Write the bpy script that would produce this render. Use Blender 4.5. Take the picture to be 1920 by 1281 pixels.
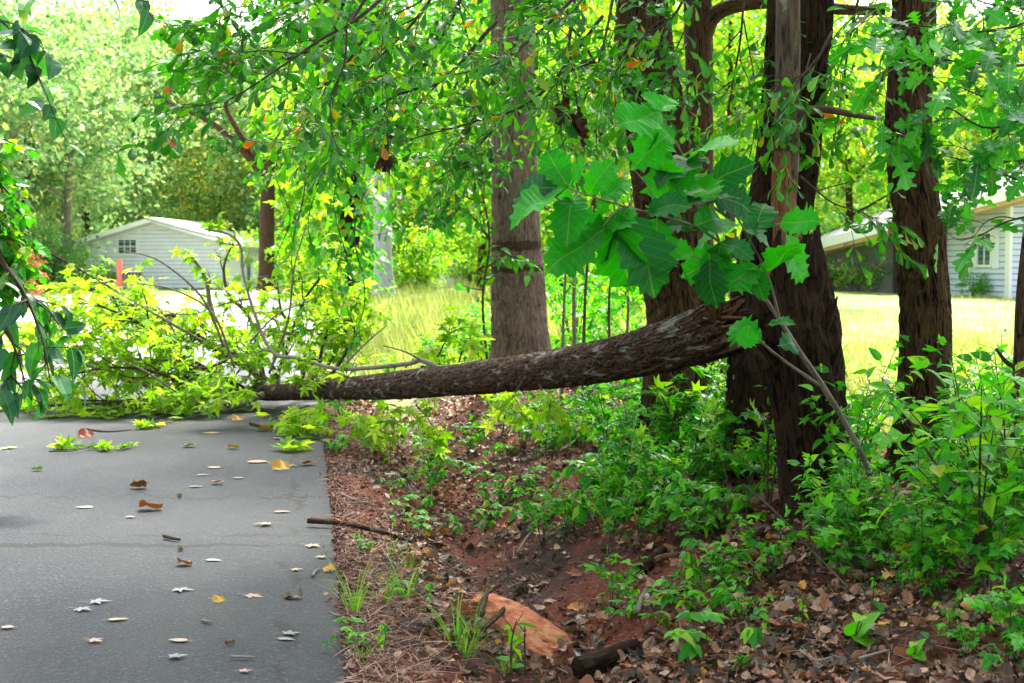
import bpy, math, random
import numpy as np
from mathutils import Vector

R = math.radians
PI = math.pi
for o in list(bpy.data.objects):
    bpy.data.objects.remove(o)
scene = bpy.context.scene
COL = scene.collection

# ------------------------------------------------------------------ camera
F = 50.0 / 36.0 * 1920.0
PITCH = R(3.0)
CAMZ = 1.6
cam_d = bpy.data.cameras.new("camera")
cam = bpy.data.objects.new("camera", cam_d)
COL.objects.link(cam)
cam.location = (0, 0, CAMZ)
cam.rotation_euler = (R(90) - PITCH, 0, 0)
cam_d.lens = 50.0
cam_d.sensor_width = 36.0
cam_d.clip_start = 0.05
cam_d.clip_end = 2000
cam_d.dof.use_dof = True
cam_d.dof.focus_distance = 7.6
cam_d.dof.aperture_fstop = 5.0
scene.camera = cam

# ------------------------------------------------------------------ light
SUN_EL, SUN_ROT = R(54), R(12)
world = bpy.data.worlds.new("World")
scene.world = world
world.use_nodes = True
wn = world.node_tree
wn.nodes.clear()
sky = wn.nodes.new("ShaderNodeTexSky")
sky.sky_type = 'NISHITA'
sky.sun_disc = False
sky.sun_elevation = SUN_EL
sky.sun_rotation = SUN_ROT
sky.air_density = 1.0
sky.dust_density = 4.0
sky.ozone_density = 1.0
bg = wn.nodes.new("ShaderNodeBackground")
bg.inputs['Strength'].default_value = 0.13
wo = wn.nodes.new("ShaderNodeOutputWorld")
hs = wn.nodes.new("ShaderNodeHueSaturation")     # thin overcast: a whiter sky
hs.inputs['Saturation'].default_value = 0.45
wn.links.new(sky.outputs[0], hs.inputs['Color'])
wn.links.new(hs.outputs[0], bg.inputs['Color'])
wn.links.new(bg.outputs[0], wo.inputs['Surface'])
sun_d = bpy.data.lights.new("sun", 'SUN')
sun_d.energy = 3.6
sun_d.angle = R(12)
sun_d.color = (1.0, 0.95, 0.86)
sun = bpy.data.objects.new("sun", sun_d)
COL.objects.link(sun)
sv = Vector((math.sin(SUN_ROT) * math.cos(SUN_EL), math.cos(SUN_ROT) * math.cos(SUN_EL), math.sin(SUN_EL)))
sun.rotation_euler = sv.to_track_quat('Z', 'Y').to_euler()
sun.location = sv * 40

vs = scene.view_settings
vs.view_transform = 'Standard'
vs.look = 'None'
vs.gamma = 1.0
vs.exposure = 2.6
cy = scene.cycles
cy.max_bounces = 7
cy.diffuse_bounces = 4
cy.glossy_bounces = 2
cy.transmission_bounces = 5
cy.transparent_max_bounces = 4
cy.use_denoising = True
cy.sample_clamp_indirect = 6.0

# ------------------------------------------------------------------ maths
def W(px, py, D):
    xc = (px - 960.0) / F
    yc = (640.5 - py) / F
    dy = math.cos(PITCH) + yc * math.sin(PITCH)
    dz = -math.sin(PITCH) + yc * math.cos(PITCH)
    t = D / dy
    return np.array([xc * t, D, CAMZ + dz * t])

def _hash(ix, iy, iz, seed):
    with np.errstate(over='ignore'):
        h = (ix.astype(np.int64) * 374761393 + iy.astype(np.int64) * 668265263 + iz.astype(np.int64) * 2147483647 + seed * 974634777)
        h = (h ^ (h >> 13)) * 1274126177
        h = h ^ (h >> 16)
    return (h & 0xFFFFFF).astype(np.float64) / float(0xFFFFFF)

def noise3(p, seed=0):
    p = np.asarray(p, dtype=np.float64)
    i = np.floor(p)
    f = p - i
    f = f * f * (3 - 2 * f)
    i = i.astype(np.int64)
    x, y, z = i[..., 0], i[..., 1], i[..., 2]
    fx, fy, fz = f[..., 0], f[..., 1], f[..., 2]
    def g(a, b, c):
        return _hash(x + a, y + b, z + c, seed)
    c00 = g(0, 0, 0) * (1 - fx) + g(1, 0, 0) * fx
    c10 = g(0, 1, 0) * (1 - fx) + g(1, 1, 0) * fx
    c01 = g(0, 0, 1) * (1 - fx) + g(1, 0, 1) * fx
    c11 = g(0, 1, 1) * (1 - fx) + g(1, 1, 1) * fx
    return (c00 * (1 - fy) + c10 * fy) * (1 - fz) + (c01 * (1 - fy) + c11 * fy) * fz

def fbm(p, oct=4, seed=0):
    p = np.asarray(p, dtype=np.float64)
    a, s, tot = 0.5, 0.0, 0.0
    for k in range(oct):
        s = s + a * noise3(p * (2.0 ** k), seed + k)
        tot += a
        a *= 0.5
    return s / tot

def unit(v):
    v = np.asarray(v, dtype=np.float64)
    return v / np.maximum(np.linalg.norm(v, axis=-1, keepdims=True), 1e-9)

def cr_spline(pts, n):
    """Catmull-Rom through rows of pts (any number of columns), n samples."""
    P = np.asarray(pts, dtype=np.float64)
    if len(P) == 2:
        t = np.linspace(0, 1, n)[:, None]
        return P[0] * (1 - t) + P[1] * t
    P = np.vstack([2 * P[0] - P[1], P, 2 * P[-1] - P[-2]])
    m = len(P) - 3
    u = np.linspace(0, m - 1e-6, n)
    k = u.astype(int)
    t = (u - k)[:, None]
    a, b, c, d = P[k], P[k + 1], P[k + 2], P[k + 3]
    return 0.5 * ((2 * b) + (c - a) * t + (2 * a - 5 * b + 4 * c - d) * t * t + (3 * b - a - 3 * c + d) * t ** 3)

# ------------------------------------------------------------------ terrain
def road_edge(y):
    y = np.clip(y, -30, 90)
    return -0.61 - 0.144 * (y - 5.46)

ROAD_W = 5.6
_ps = np.array([-60, -30, -12, -9, -7.4, -6.4, -ROAD_W, 0, 0.25, 0.6, 0.95, 1.25, 1.7, 2.1, 2.7, 3.7, 5, 8, 30, 60])
_pz = np.array([0.5, 0.45, 0.40, 0.3, 0.05, -0.1, 0, 0, -0.03, -0.19, -0.42, -0.31, -0.08, 0.07, 0.2, 0.34, 0.42, 0.42, 0.36, 0.36])

def gz(x, y, noise=True):
    x = np.asarray(x, dtype=np.float64)
    y = np.asarray(y, dtype=np.float64)
    s = x - road_edge(y)
    z = np.interp(s, _ps, _pz)
    far = np.clip((y - 28) / 8, 0, 1)
    z = np.where(s < 0, z * (1 - far), z)
    z = z + 0.009 * np.maximum(0, y - 25)
    if noise:
        out = np.clip(np.maximum(s, -ROAD_W - s) / 0.3, 0, 1)
        p = np.stack([x, y, np.zeros_like(x)], -1)
        out = np.where((s < 0.5) & (s > -24), out * (1 - far), out)
        z = z + out * (0.16 * (fbm(p * 0.9, 3, 5) - 0.5) + 0.05 * (fbm(p * 5.0, 2, 9) - 0.5))
    return z

def G(px, py, lo=4.5, hi=120.0):
    """point of the ground seen at a pixel"""
    D = np.geomspace(lo, hi, 900)
    P = np.array([W(px, py, d) for d in D])
    below = P[:, 2] <= gz(P[:, 0], P[:, 1])
    k = int(np.argmax(below)) if below.any() else len(D) - 1
    return np.array([P[k, 0], P[k, 1], float(gz(P[k, 0], P[k, 1]))])

# ------------------------------------------------------------------ mesh builder
class MB:
    def __init__(self):
        self.v, self.l, self.t, self.m, self.uv, self.st = [], [], [], [], [], []
        self.n = 0

    def add(self, verts, faces=None, loops=None, totals=None, uv=None, st=None, mat=0):
        verts = np.asarray(verts, dtype=np.float64).reshape(-1, 3)
        if faces is not None:
            loops = np.concatenate([np.asarray(f, dtype=np.int64) for f in faces])
            totals = np.array([len(f) for f in faces], dtype=np.int64)
        self.v.append(verts)
        self.l.append(np.asarray(loops, dtype=np.int64) + self.n)
        self.t.append(np.asarray(totals, dtype=np.int64))
        self.m.append(np.full(len(totals), mat, dtype=np.int64))
        self.uv.append(np.zeros((len(verts), 2)) if uv is None else np.asarray(uv, dtype=np.float64))
        self.st.append(verts.copy() if st is None else np.asarray(st, dtype=np.float64))
        self.n += len(verts)
        return self

    def box(self, c, size, rz=0.0, mat=0, rx=0.0, ry=0.0):
        c = np.asarray(c, float)
        h = np.asarray(size, float) / 2
        v = np.array([[sx, sy, sz] for sz in (-1, 1) for sy in (-1, 1) for sx in (-1, 1)], float) * h
        if ry:
            cs, sn = math.cos(ry), math.sin(ry)
            v = v @ np.array([[cs, 0, -sn], [0, 1, 0], [sn, 0, cs]])
        if rx:
            cs, sn = math.cos(rx), math.sin(rx)
            v = v @ np.array([[1, 0, 0], [0, cs, sn], [0, -sn, cs]])
        if rz:
            cs, sn = math.cos(rz), math.sin(rz)
            v = v @ np.array([[cs, sn, 0], [-sn, cs, 0], [0, 0, 1]])
        f = [(0, 2, 3, 1), (4, 5, 7, 6), (0, 1, 5, 4), (2, 6, 7, 3), (0, 4, 6, 2), (1, 3, 7, 5)]
        return self.add(v + c, f, mat=mat)

    def prism(self, poly, p0, axis_u, axis_v, axis_w, depth, mat=0):
        """polygon in (u,v) pushed along w"""
        p0 = np.asarray(p0, float)
        u, v, w = (np.asarray(a, float) for a in (axis_u, axis_v, axis_w))
        base = np.array([p0 + a * u + b * v for a, b in poly])
        top = base + w * depth
        n = len(poly)
        f = [tuple(range(n))[::-1], tuple(range(n, 2 * n))]
        f += [(i, (i + 1) % n, n + (i + 1) % n, n + i) for i in range(n)]
        return self.add(np.vstack([base, top]), f, mat=mat)

    def tube(self, pts, rad, nseg=8, rows=None, disp=None, cap=True, jag=None, mat=0):
        """pts (k,3), rad (k,). disp(cx,sy,len)->relative radius change"""
        pts = np.asarray(pts, float)
        rad = np.asarray(rad, float)
        if rad.ndim == 0:
            rad = np.full(len(pts), float(rad))
        if rows:
            q = cr_spline(np.hstack([pts, rad[:, None]]), rows)
            pts, rad = q[:, :3], np.maximum(q[:, 3], 1e-4)
        n = len(pts)
        tan = unit(np.gradient(pts, axis=0))
        ref = np.array([0.0, 0.0, 1.0]) if abs(tan[0, 2]) < 0.9 else np.array([1.0, 0, 0])
        u = unit(np.cross(tan[0], ref))
        us = [u]
        for i in range(1, n):
            u = us[-1] - tan[i] * np.dot(us[-1], tan[i])
            us.append(unit(u))
        us = np.array(us)
        vv = np.cross(tan, us)
        ln = np.concatenate([[0], np.cumsum(np.linalg.norm(np.diff(pts, axis=0), axis=1))])
        a = np.linspace(0, 2 * PI, nseg, endpoint=False)
        ca, sa = np.cos(a), np.sin(a)
        rr = rad[:, None] * np.ones(nseg)
        r0 = float(np.mean(rad))
        ST = np.stack([r0 * ca[None, :] * np.ones((n, 1)), r0 * sa[None, :] * np.ones((n, 1)), ln[:, None] * np.ones(nseg)], -1)
        if disp is not None:
            rr = rr * (1 + disp(ST))
        V = pts[:, None, :] + rr[..., None] * (ca[None, :, None] * us[:, None, :] + sa[None, :, None] * vv[:, None, :])
        if jag is not None:
            e = jag(a)                                   # shift along the axis near the far end
            wgt = np.clip((ln / ln[-1] - 0.55) / 0.45, 0, 1) ** 2
            V = V + (wgt[:, None] * e[None, :])[..., None] * tan[:, None, :]
        i = np.arange(n - 1)[:, None] * nseg
        j = np.arange(nseg)[None, :]
        j2 = (j + 1) % nseg
        q = np.stack([i + j, i + j2, i + nseg + j2, i + nseg + j], -1).reshape(-1, 4)
        loops = q.reshape(-1)
        tot = np.full(len(q), 4)
        if cap and jag is None:
            loops = np.concatenate([loops, np.arange(nseg)[::-1], (n - 1) * nseg + np.arange(nseg)])
            tot = np.concatenate([tot, [nseg, nseg]])
        self.add(V.reshape(-1, 3), loops=loops, totals=tot, st=ST.reshape(-1, 3), mat=mat)
        return V

    def inst(self, tmpl, pos, axis, nrm, size, mat=0):
        """many copies of a leaf template: base at pos, leaf axis along axis, face towards nrm"""
        tv, tl, tt, tuv = tmpl
        pos = np.asarray(pos, float).reshape(-1, 3)
        N = len(pos)
        if N == 0:
            return self
        ay = unit(np.asarray(axis, float).reshape(-1, 3))
        nz = np.asarray(nrm, float).reshape(-1, 3)
        ax = np.cross(ay, nz)
        bad = np.linalg.norm(ax, axis=1) < 1e-4
        ax[bad] = np.cross(ay[bad], np.array([0.31, 0.7, 0.64]))
        ax = unit(ax)
        az = np.cross(ax, ay)
        size = np.broadcast_to(np.asarray(size, float).reshape(-1), (N,))
        V = (tv[None, :, 0:1] * ax[:, None, :] + tv[None, :, 1:2] * ay[:, None, :] + tv[None, :, 2:3] * az[:, None, :])
        V = V * size[:, None, None] + pos[:, None, :]
        nv = len(tv)
        L = (tl[None, :] + (np.arange(N) * nv)[:, None]).reshape(-1)
        T = np.tile(tt, N)
        self.add(V.reshape(-1, 3), loops=L, totals=T, uv=np.tile(tuv, (N, 1)), mat=mat)
        return self

    def build(self, name, mats, parent=None, smooth=False, origin=None):
        me = bpy.data.meshes.new(name)
        V = np.concatenate(self.v)
        if origin is not None:
            V = V - np.asarray(origin, float)
        L = np.concatenate(self.l)
        T = np.concatenate(self.t)
        M = np.concatenate(self.m)
        me.vertices.add(len(V))
        me.vertices.foreach_set('co', V.astype(np.float32).ravel())
        me.loops.add(len(L))
        me.loops.foreach_set('vertex_index', L.astype(np.int32))
        me.polygons.add(len(T))
        st = np.concatenate([[0], np.cumsum(T)[:-1]])
        me.polygons.foreach_set('loop_start', st.astype(np.int32))
        me.polygons.foreach_set('loop_total', T.astype(np.int32))
        me.polygons.foreach_set('material_index', M.astype(np.int32))
        me.polygons.foreach_set('use_smooth', np.full(len(T), bool(smooth)))
        uvl = me.uv_layers.new(name='uv')
        UV = np.concatenate(self.uv)[L]
        uvl.data.foreach_set('uv', UV.astype(np.float32).ravel())
        at = me.attributes.new('straight', 'FLOAT_VECTOR', 'POINT')
        at.data.foreach_set('vector', np.concatenate(self.st).astype(np.float32).ravel())
        me.update(calc_edges=True)
        me.validate()
        for m in (mats if isinstance(mats, (list, tuple)) else [mats]):
            me.materials.append(m)
        o = bpy.data.objects.new(name, me)
        COL.objects.link(o)
        if origin is not None and parent is None:
            o.location = origin
        if parent is not None:
            o.parent = parent
        return o

def tag(o, label=None, cat=None, group=None, kind=None):
    if label: o['label'] = label
    if cat: o['category'] = cat
    if group: o['group'] = group
    if kind: o['kind'] = kind
    return o

def thing(name, label, cat, loc=(0, 0, 0), group=None, rz=0.0):
    o = bpy.data.objects.new(name, None)
    COL.objects.link(o)
    o.location = tuple(float(a) for a in loc)
    o.rotation_euler = (0, 0, rz)
    o.empty_display_size = 0.2
    return tag(o, label, cat, group)

def copy_tree(o, parent=None):
    c = o.copy()
    COL.objects.link(c)
    if parent is not None:
        c.parent = parent
    for ch in list(o.children):
        copy_tree(ch, c)
    return c

# ------------------------------------------------------------------ materials
def new_mat(name):
    m = bpy.data.materials.new(name)
    m.use_nodes = True
    nt = m.node_tree
    nt.nodes.clear()
    out = nt.nodes.new('ShaderNodeOutputMaterial')
    return m, nt, out

def ramp(nt, fac, stops, interp='LINEAR'):
    r = nt.nodes.new('ShaderNodeValToRGB')
    e = r.color_ramp.elements
    while len(e) > 1:
        e.remove(e[-1])
    e[0].position = stops[0][0]
    e[0].color = (*stops[0][1], 1)
    for p, c in stops[1:]:
        k = e.new(p)
        k.color = (*c, 1)
    r.color_ramp.interpolation = interp
    nt.links.new(fac, r.inputs['Fac'])
    return r.outputs['Color']

def noise_node(nt, vec, scale, detail=4, rough=0.55, dist=0.0):
    n = nt.nodes.new('ShaderNodeTexNoise')
    n.inputs['Scale'].default_value = scale
    n.inputs['Detail'].default_value = detail
    n.inputs['Roughness'].default_value = rough
    n.inputs['Distortion'].default_value = dist
    if vec is not None:
        nt.links.new(vec, n.inputs['Vector'])
    return n

def mapping(nt, vec, scale=(1, 1, 1), loc=(0, 0, 0)):
    m = nt.nodes.new('ShaderNodeMapping')
    m.inputs['Scale'].default_value = scale
    m.inputs['Location'].default_value = loc
    nt.links.new(vec, m.inputs['Vector'])
    return m.outputs[0]

def mixc(nt, fac, a, b, mode='MIX'):
    m = nt.nodes.new('ShaderNodeMix')
    m.data_type = 'RGBA'
    m.blend_type = mode
    for sock, val in ((m.inputs[0], fac), (m.inputs[6], a), (m.inputs[7], b)):
        if isinstance(val, (int, float)):
            sock.default_value = val
        elif isinstance(val, tuple):
            sock.default_value = (*val, 1)
        else:
            nt.links.new(val, sock)
    return m.outputs[2]

def math_n(nt, op, a, b=None, c=None, clamp=False):
    m = nt.nodes.new('ShaderNodeMath')
    m.operation = op
    m.use_clamp = clamp
    for i, val in enumerate((a, b, c)):
        if val is None:
            continue
        if isinstance(val, (int, float)):
            m.inputs[i].default_value = val
        else:
            nt.links.new(val, m.inputs[i])
    return m.outputs[0]

def bump(nt, height, strength=0.5, dist=0.02):
    b = nt.nodes.new('ShaderNodeBump')
    b.inputs['Strength'].default_value = strength
    b.inputs['Distance'].default_value = dist
    nt.links.new(height, b.inputs['Height'])
    return b.outputs[0]

def principled(nt, out, color, rough=0.6, spec=0.4, normal=None):
    p = nt.nodes.new('ShaderNodeBsdfPrincipled')
    if isinstance(color, tuple):
        p.inputs['Base Color'].default_value = (*color, 1)
    else:
        nt.links.new(color, p.inputs['Base Color'])
    if isinstance(rough, (int, float)):
        p.inputs['Roughness'].default_value = rough
    else:
        nt.links.new(rough, p.inputs['Roughness'])
    p.inputs['Specular IOR Level'].default_value = spec
    if normal is not None:
        nt.links.new(normal, p.inputs['Normal'])
    if out is not None:
        nt.links.new(p.outputs[0], out.inputs['Surface'])
    return p

def leaf_mat(name, stops, trans=0.45, tint=(1.35, 1.25, 0.5), rough=0.38, spec=0.5, veins=0.0):
    """stops: ramp of leaf colours, one pick per leaf (each leaf is its own island)"""
    m, nt, out = new_mat(name)
    geo = nt.nodes.new('ShaderNodeNewGeometry')
    col = ramp(nt, geo.outputs['Random Per Island'], stops)
    uv = nt.nodes.new('ShaderNodeUVMap')
    nz = noise_node(nt, mapping(nt, uv.outputs[0], (3, 3, 3)), 2.2, 2)
    col = mixc(nt, 0.22, col, nz.outputs['Color'], 'OVERLAY')
    if veins:
        sep = nt.nodes.new('ShaderNodeSeparateXYZ')
        nt.links.new(uv.outputs[0], sep.inputs[0])
        ax = math_n(nt, 'ABSOLUTE', sep.outputs[0])
        mid = math_n(nt, 'LESS_THAN', ax, 0.012)
        w = math_n(nt, 'MULTIPLY_ADD', ax, -0.85, sep.outputs[1])
        fr = math_n(nt, 'FRACT', math_n(nt, 'MULTIPLY', w, 7.0))
        sv_ = math_n(nt, 'LESS_THAN', math_n(nt, 'ABSOLUTE', math_n(nt, 'SUBTRACT', fr, 0.5)), 0.045)
        vv = math_n(nt, 'MAXIMUM', mid, math_n(nt, 'MULTIPLY', sv_, 0.45))
        col = mixc(nt, math_n(nt, 'MULTIPLY', vv, veins), col, (0.22, 0.34, 0.08))
    p = principled(nt, None, col, rough, spec)
    tr = nt.nodes.new('ShaderNodeBsdfTranslucent')
    nt.links.new(mixc(nt, 1.0, col, tint, 'MULTIPLY'), tr.inputs['Color'])
    mx = nt.nodes.new('ShaderNodeMixShader')
    mx.inputs[0].default_value = trans
    nt.links.new(p.outputs[0], mx.inputs[1])
    nt.links.new(tr.outputs[0], mx.inputs[2])
    nt.links.new(mx.outputs[0], out.inputs['Surface'])
    return m

def bark_mat(name, dark, mid, light, k=1.0, lichen=0.0, lich_col=(0.32, 0.36, 0.27), bumpd=0.02, rough=0.85, along=5.0):
    m, nt, out = new_mat(name)
    a = nt.nodes.new('ShaderNodeAttribute')
    a.attribute_name = 'straight'
    vec = a.outputs['Vector']
    n1 = noise_node(nt, mapping(nt, vec, (34 * k, 34 * k, along * k)), 1.0, 6, 0.62, 0.9)
    n2 = noise_node(nt, mapping(nt, vec, (7, 7, 2.2)), 1.0, 3)
    n3 = noise_node(nt, mapping(nt, vec, (110, 110, 45)), 1.0, 4, 0.75)
    rid = math_n(nt, 'SUBTRACT', 1.0, math_n(nt, 'ABSOLUTE', math_n(nt, 'MULTIPLY_ADD', n1.outputs[0], 4.0, -2.0)), None, True)
    f = math_n(nt, 'ADD', math_n(nt, 'MULTIPLY', rid, 0.62), math_n(nt, 'MULTIPLY', n3.outputs[0], 0.38))
    col = ramp(nt, f, [(0.22, dark), (0.5, mid), (0.82, light)])
    col = mixc(nt, 0.45, col, mixc(nt, 1.0, col, n2.outputs[0], 'MULTIPLY'))
    if lichen:
        l1 = noise_node(nt, mapping(nt, vec, (9, 9, 5)), 1.0, 5, 0.7)
        mask = ramp(nt, l1.outputs[0], [(0.62 - 0.15 * lichen, (0, 0, 0)), (0.68 - 0.1 * lichen, (1, 1, 1))])
        col = mixc(nt, math_n(nt, 'MULTIPLY', mask, 0.75), col, lich_col)
    principled(nt, out, col, rough, 0.12, bump(nt, f, 1.0, bumpd))
    return m

def plain_mat(name, color, rough=0.6, spec=0.4, var=0.12, scale=6.0, b=0.0):
    m, nt, out = new_mat(name)
    tc = nt.nodes.new('ShaderNodeTexCoord')
    n = noise_node(nt, tc.outputs['Object'], scale, 5, 0.6)
    c0 = tuple(max(0, c * (1 - var)) for c in color)
    c1 = tuple(min(1, c * (1 + var)) for c in color)
    col = ramp(nt, n.outputs[0], [(0.3, c0), (0.7, c1)])
    principled(nt, out, col, rough, spec, bump(nt, n.outputs[0], 0.4, b) if b else None)
    return m

# ------------------------------------------------------------------ leaf templates
def _tm(v, faces, uv=None):
    v = np.asarray(v, float)
    l = np.concatenate([np.asarray(f) for f in faces])
    t = np.array([len(f) for f in faces])
    return (v, l, t, v[:, :2].copy() if uv is None else np.asarray(uv, float))

def half_leaf(right, fold=0.25, curl=0.25, petiole=0.0, wob=0.0, seed=0):
    """right: outline points (x,y) of the right half from base to tip; length 1"""
    rg = random.Random(seed)
    n = len(right)
    mid = [(0.0, y) for _, y in right]
    verts, faces = [], []
    def z(x, y):
        return fold * abs(x) - curl * (y - 0.1) ** 2 + wob * math.sin(9 * y + 4 * x + seed)
    for x, y in mid:
        verts.append((0, y, z(0, y)))
    base_r = len(verts)
    for x, y in right:
        verts.append((x, y, z(x, y) + rg.uniform(-1, 1) * wob * 0.5))
    base_l = len(verts)
    for x, y in right:
        xx = x * rg.uniform(0.9, 1.08)
        verts.append((-xx, y, z(-xx, y) + rg.uniform(-1, 1) * wob * 0.5))
    for i in range(n - 1):
        faces.append((i, base_r + i, base_r + i + 1, i + 1))
        faces.append((base_l + i, i, i + 1, base_l + i + 1))
    if petiole:
        k = len(verts)
        w = 0.012
        verts += [(-w, -petiole, 0.02), (w, -petiole, 0.02), (w, 0.02, z(0, 0)), (-w, 0.02, z(0, 0))]
        faces.append((k, k + 1, k + 2, k + 3))
    return _tm(verts, faces)

def star_leaf(seed=0, droop=0.25, lobes=5, slim=0.36, petiole=0.5):
    rg = random.Random(seed)
    c = (0, 0.30, 0)
    angs = [-125, -62, 0, 62, 125] if lobes == 5 else [-95, 0, 95]
    lens = [0.46, 0.62, 0.70, 0.62, 0.46] if lobes == 5 else [0.55, 0.70, 0.55]
    ring = [(0.0, 0.14)]
    pts = []
    for i, (a, L) in enumerate(zip(angs, lens)):
        a = R(a + rg.uniform(-7, 7)); L *= rg.uniform(0.9, 1.08)
        d = (math.sin(a), math.cos(a)); q = (d[1], -d[0])
        pts.append((d[0] * L * 0.52 - q[0] * slim * L * 0.5, c[1] + d[1] * L * 0.52 - q[1] * slim * L * 0.5, L * 0.5))
        pts.append((d[0] * L, c[1] + d[1] * L, L))
        pts.append((d[0] * L * 0.52 + q[0] * slim * L * 0.5, c[1] + d[1] * L * 0.52 + q[1] * slim * L * 0.5, L * 0.5))
        if i < len(angs) - 1:
            b = R((angs[i] + angs[i + 1]) / 2)
            r = 0.24
            pts.append((math.sin(b) * r, c[1] + math.cos(b) * r, r))
    verts = [(c[0], c[1], 0.0), (0, 0.12, -0.01)]
    for x, y, r in pts:
        verts.append((x, y, -droop * r * r + rg.uniform(-0.05, 0.05)))
    n = len(pts)
    faces = [(0, 2 + i + 1, 2 + i) for i in range(n - 1)]
    faces += [(0, 2, 1), (0, 1, 2 + n - 1)]
    if petiole:
        k = len(verts); w = 0.013
        verts += [(-w, 0.13 - petiole, 0.03), (w, 0.13 - petiole, 0.03), (w, 0.15, 0), (-w, 0.15, 0)]
        faces.append((k, k + 1, k + 2, k + 3))
    return _tm(verts, faces)

OBOV = [(0.015, 0.0), (0.06, 0.2), (0.13, 0.45), (0.2, 0.68), (0.22, 0.82), (0.15, 0.95), (0.02, 1.0)]
OVATE = [(0.02, 0.0), (0.2, 0.12), (0.27, 0.3), (0.24, 0.5), (0.15, 0.74), (0.06, 0.9), (0.005, 1.0)]
LANCE = [(0.02, 0.0), (0.1, 0.15), (0.15, 0.38), (0.13, 0.6), (0.07, 0.82), (0.005, 1.0)]
WHITEOAK = [(0.01, 0.0), (0.05, 0.12), (0.17, 0.22), (0.2, 0.27), (0.09, 0.33), (0.1, 0.38), (0.28, 0.46), (0.32, 0.53), (0.27, 0.56), (0.11, 0.58), (0.12, 0.64), (0.28, 0.74), (0.29, 0.8), (0.23, 0.83), (0.14, 0.83), (0.15, 0.9), (0.1, 0.98), (0.02, 1.0)]
REDOAK = [(0.012, 0.0), (0.11, 0.06), (0.22, 0.15), (0.28, 0.24), (0.25, 0.28), (0.34, 0.36), (0.42, 0.41), (0.34, 0.47), (0.37, 0.55), (0.46, 0.62), (0.36, 0.66), (0.34, 0.72), (0.42, 0.80), (0.30, 0.81), (0.24, 0.87), (0.25, 0.95), (0.13, 0.93), (0.02, 1.03)]
T_OBOV = [half_leaf(OBOV, 0.3, 0.15 + 0.15 * i, 0.08, 0.01, i) for i in range(3)]
T_OVATE = [half_leaf(OVATE, 0.25, 0.12 + 0.2 * i, 0.1, 0.012, i) for i in range(3)]
T_LANCE = [half_leaf(LANCE, 0.3, 0.2 + 0.2 * i, 0.06, 0.01, i) for i in range(2)]
T_WOAK = [half_leaf(WHITEOAK, 0.15, 0.1 + 0.2 * i, 0.08, 0.02, i) for i in range(3)]
def _rag(o, seed):
    rr = random.Random(seed)
    return [(x * rr.uniform(0.8, 1.12), y + rr.uniform(-0.012, 0.012)) for x, y in o]
T_ROAK = [half_leaf(_rag(REDOAK, i), 0.10 + 0.07 * (i % 3), 0.05 + 0.13 * i, 0.12, 0.035, i) for i in range(6)]
T_STAR = [star_leaf(i, 0.15 + 0.18 * i) for i in range(4)]
T_STAR3 = [star_leaf(20 + i, 0.2 + 0.2 * i, 3, 0.5, 0.3) for i in range(2)]
T_HEART = [half_leaf([(0.02, 0.0), (0.2, -0.06), (0.38, 0.08), (0.42, 0.3), (0.33, 0.55), (0.16, 0.8), (0.005, 1.0)], 0.2, 0.15 + 0.15 * i, 0.2, 0.015, i) for i in range(2)]
# cheap folded leaf for far crowns
T_FAR = [_tm([(0, 0, 0), (0.28, 0.45, 0.08), (0, 1, -0.1), (-0.28, 0.45, 0.08)], [(0, 1, 2), (0, 2, 3)]),
         _tm([(0, 0, 0), (0.36, 0.3, 0.1), (0.2, 0.8, 0), (0, 1, -0.15), (-0.25, 0.75, 0.02), (-0.34, 0.3, 0.1)], [(0, 1, 2, 3), (0, 3, 4, 5)])]
def dead_leaf(outline, seed, curl=1.2, roll=0.8):
    v, l, t, uv = half_leaf(outline, 0.0, 0.0, 0.25, 0.05, seed)
    v = v.copy()
    rg = random.Random(seed)
    r1 = roll * rg.uniform(0.5, 1.3)
    v[:, 2] += r1 * (np.abs(v[:, 0] + 0.35 * rg.uniform(-1, 1) * 0.6) ** 1.6) * 1.3 + curl * rg.uniform(-0.4, 1.0) * (v[:, 1] - 0.5) ** 2 * 0.7
    v[:, 2] += 0.035 * np.sin(v[:, 1] * 11 + seed) * np.cos(v[:, 0] * 13)
    v[:, 2] -= v[:, 2].min()
    return (v, l, t, uv)
WIDE = [(0.02, 0.0), (0.24, 0.1), (0.36, 0.3), (0.34, 0.52), (0.27, 0.7), (0.13, 0.88), (0.01, 1.0)]
T_DEAD = [dead_leaf(OVATE, 1), dead_leaf(WHITEOAK, 2), dead_leaf(WIDE, 3), dead_leaf(OVATE, 4, 1.6, 1.6), dead_leaf(WIDE, 5, 1.4, 1.3), dead_leaf(REDOAK, 6, 1.0, 0.7), dead_leaf(LANCE, 7, 1.5, 1.2), dead_leaf(WIDE, 8, 0.8, 1.8)]

# ------------------------------------------------------------------ shared materials
M = {}
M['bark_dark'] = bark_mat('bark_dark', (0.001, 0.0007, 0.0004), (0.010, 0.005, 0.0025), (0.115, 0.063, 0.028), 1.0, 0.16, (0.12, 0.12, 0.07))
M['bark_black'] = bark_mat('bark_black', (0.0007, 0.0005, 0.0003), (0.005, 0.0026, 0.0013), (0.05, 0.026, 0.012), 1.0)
M['bark_brown'] = bark_mat('bark_brown', (0.004, 0.002, 0.001), (0.024, 0.0125, 0.006), (0.11, 0.064, 0.034), 1.2)
M['bark_grey'] = bark_mat('bark_grey', (0.05, 0.036, 0.028), (0.2, 0.155, 0.125), (0.40, 0.33, 0.28), 1.1, 0.2, (0.1, 0.06, 0.04))
M['bark_smooth'] = bark_mat('bark_smooth', (0.014, 0.009, 0.005), (0.055, 0.036, 0.022), (0.13, 0.095, 0.065), 0.8, 0.3, (0.22, 0.21, 0.16), 0.006)
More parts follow.
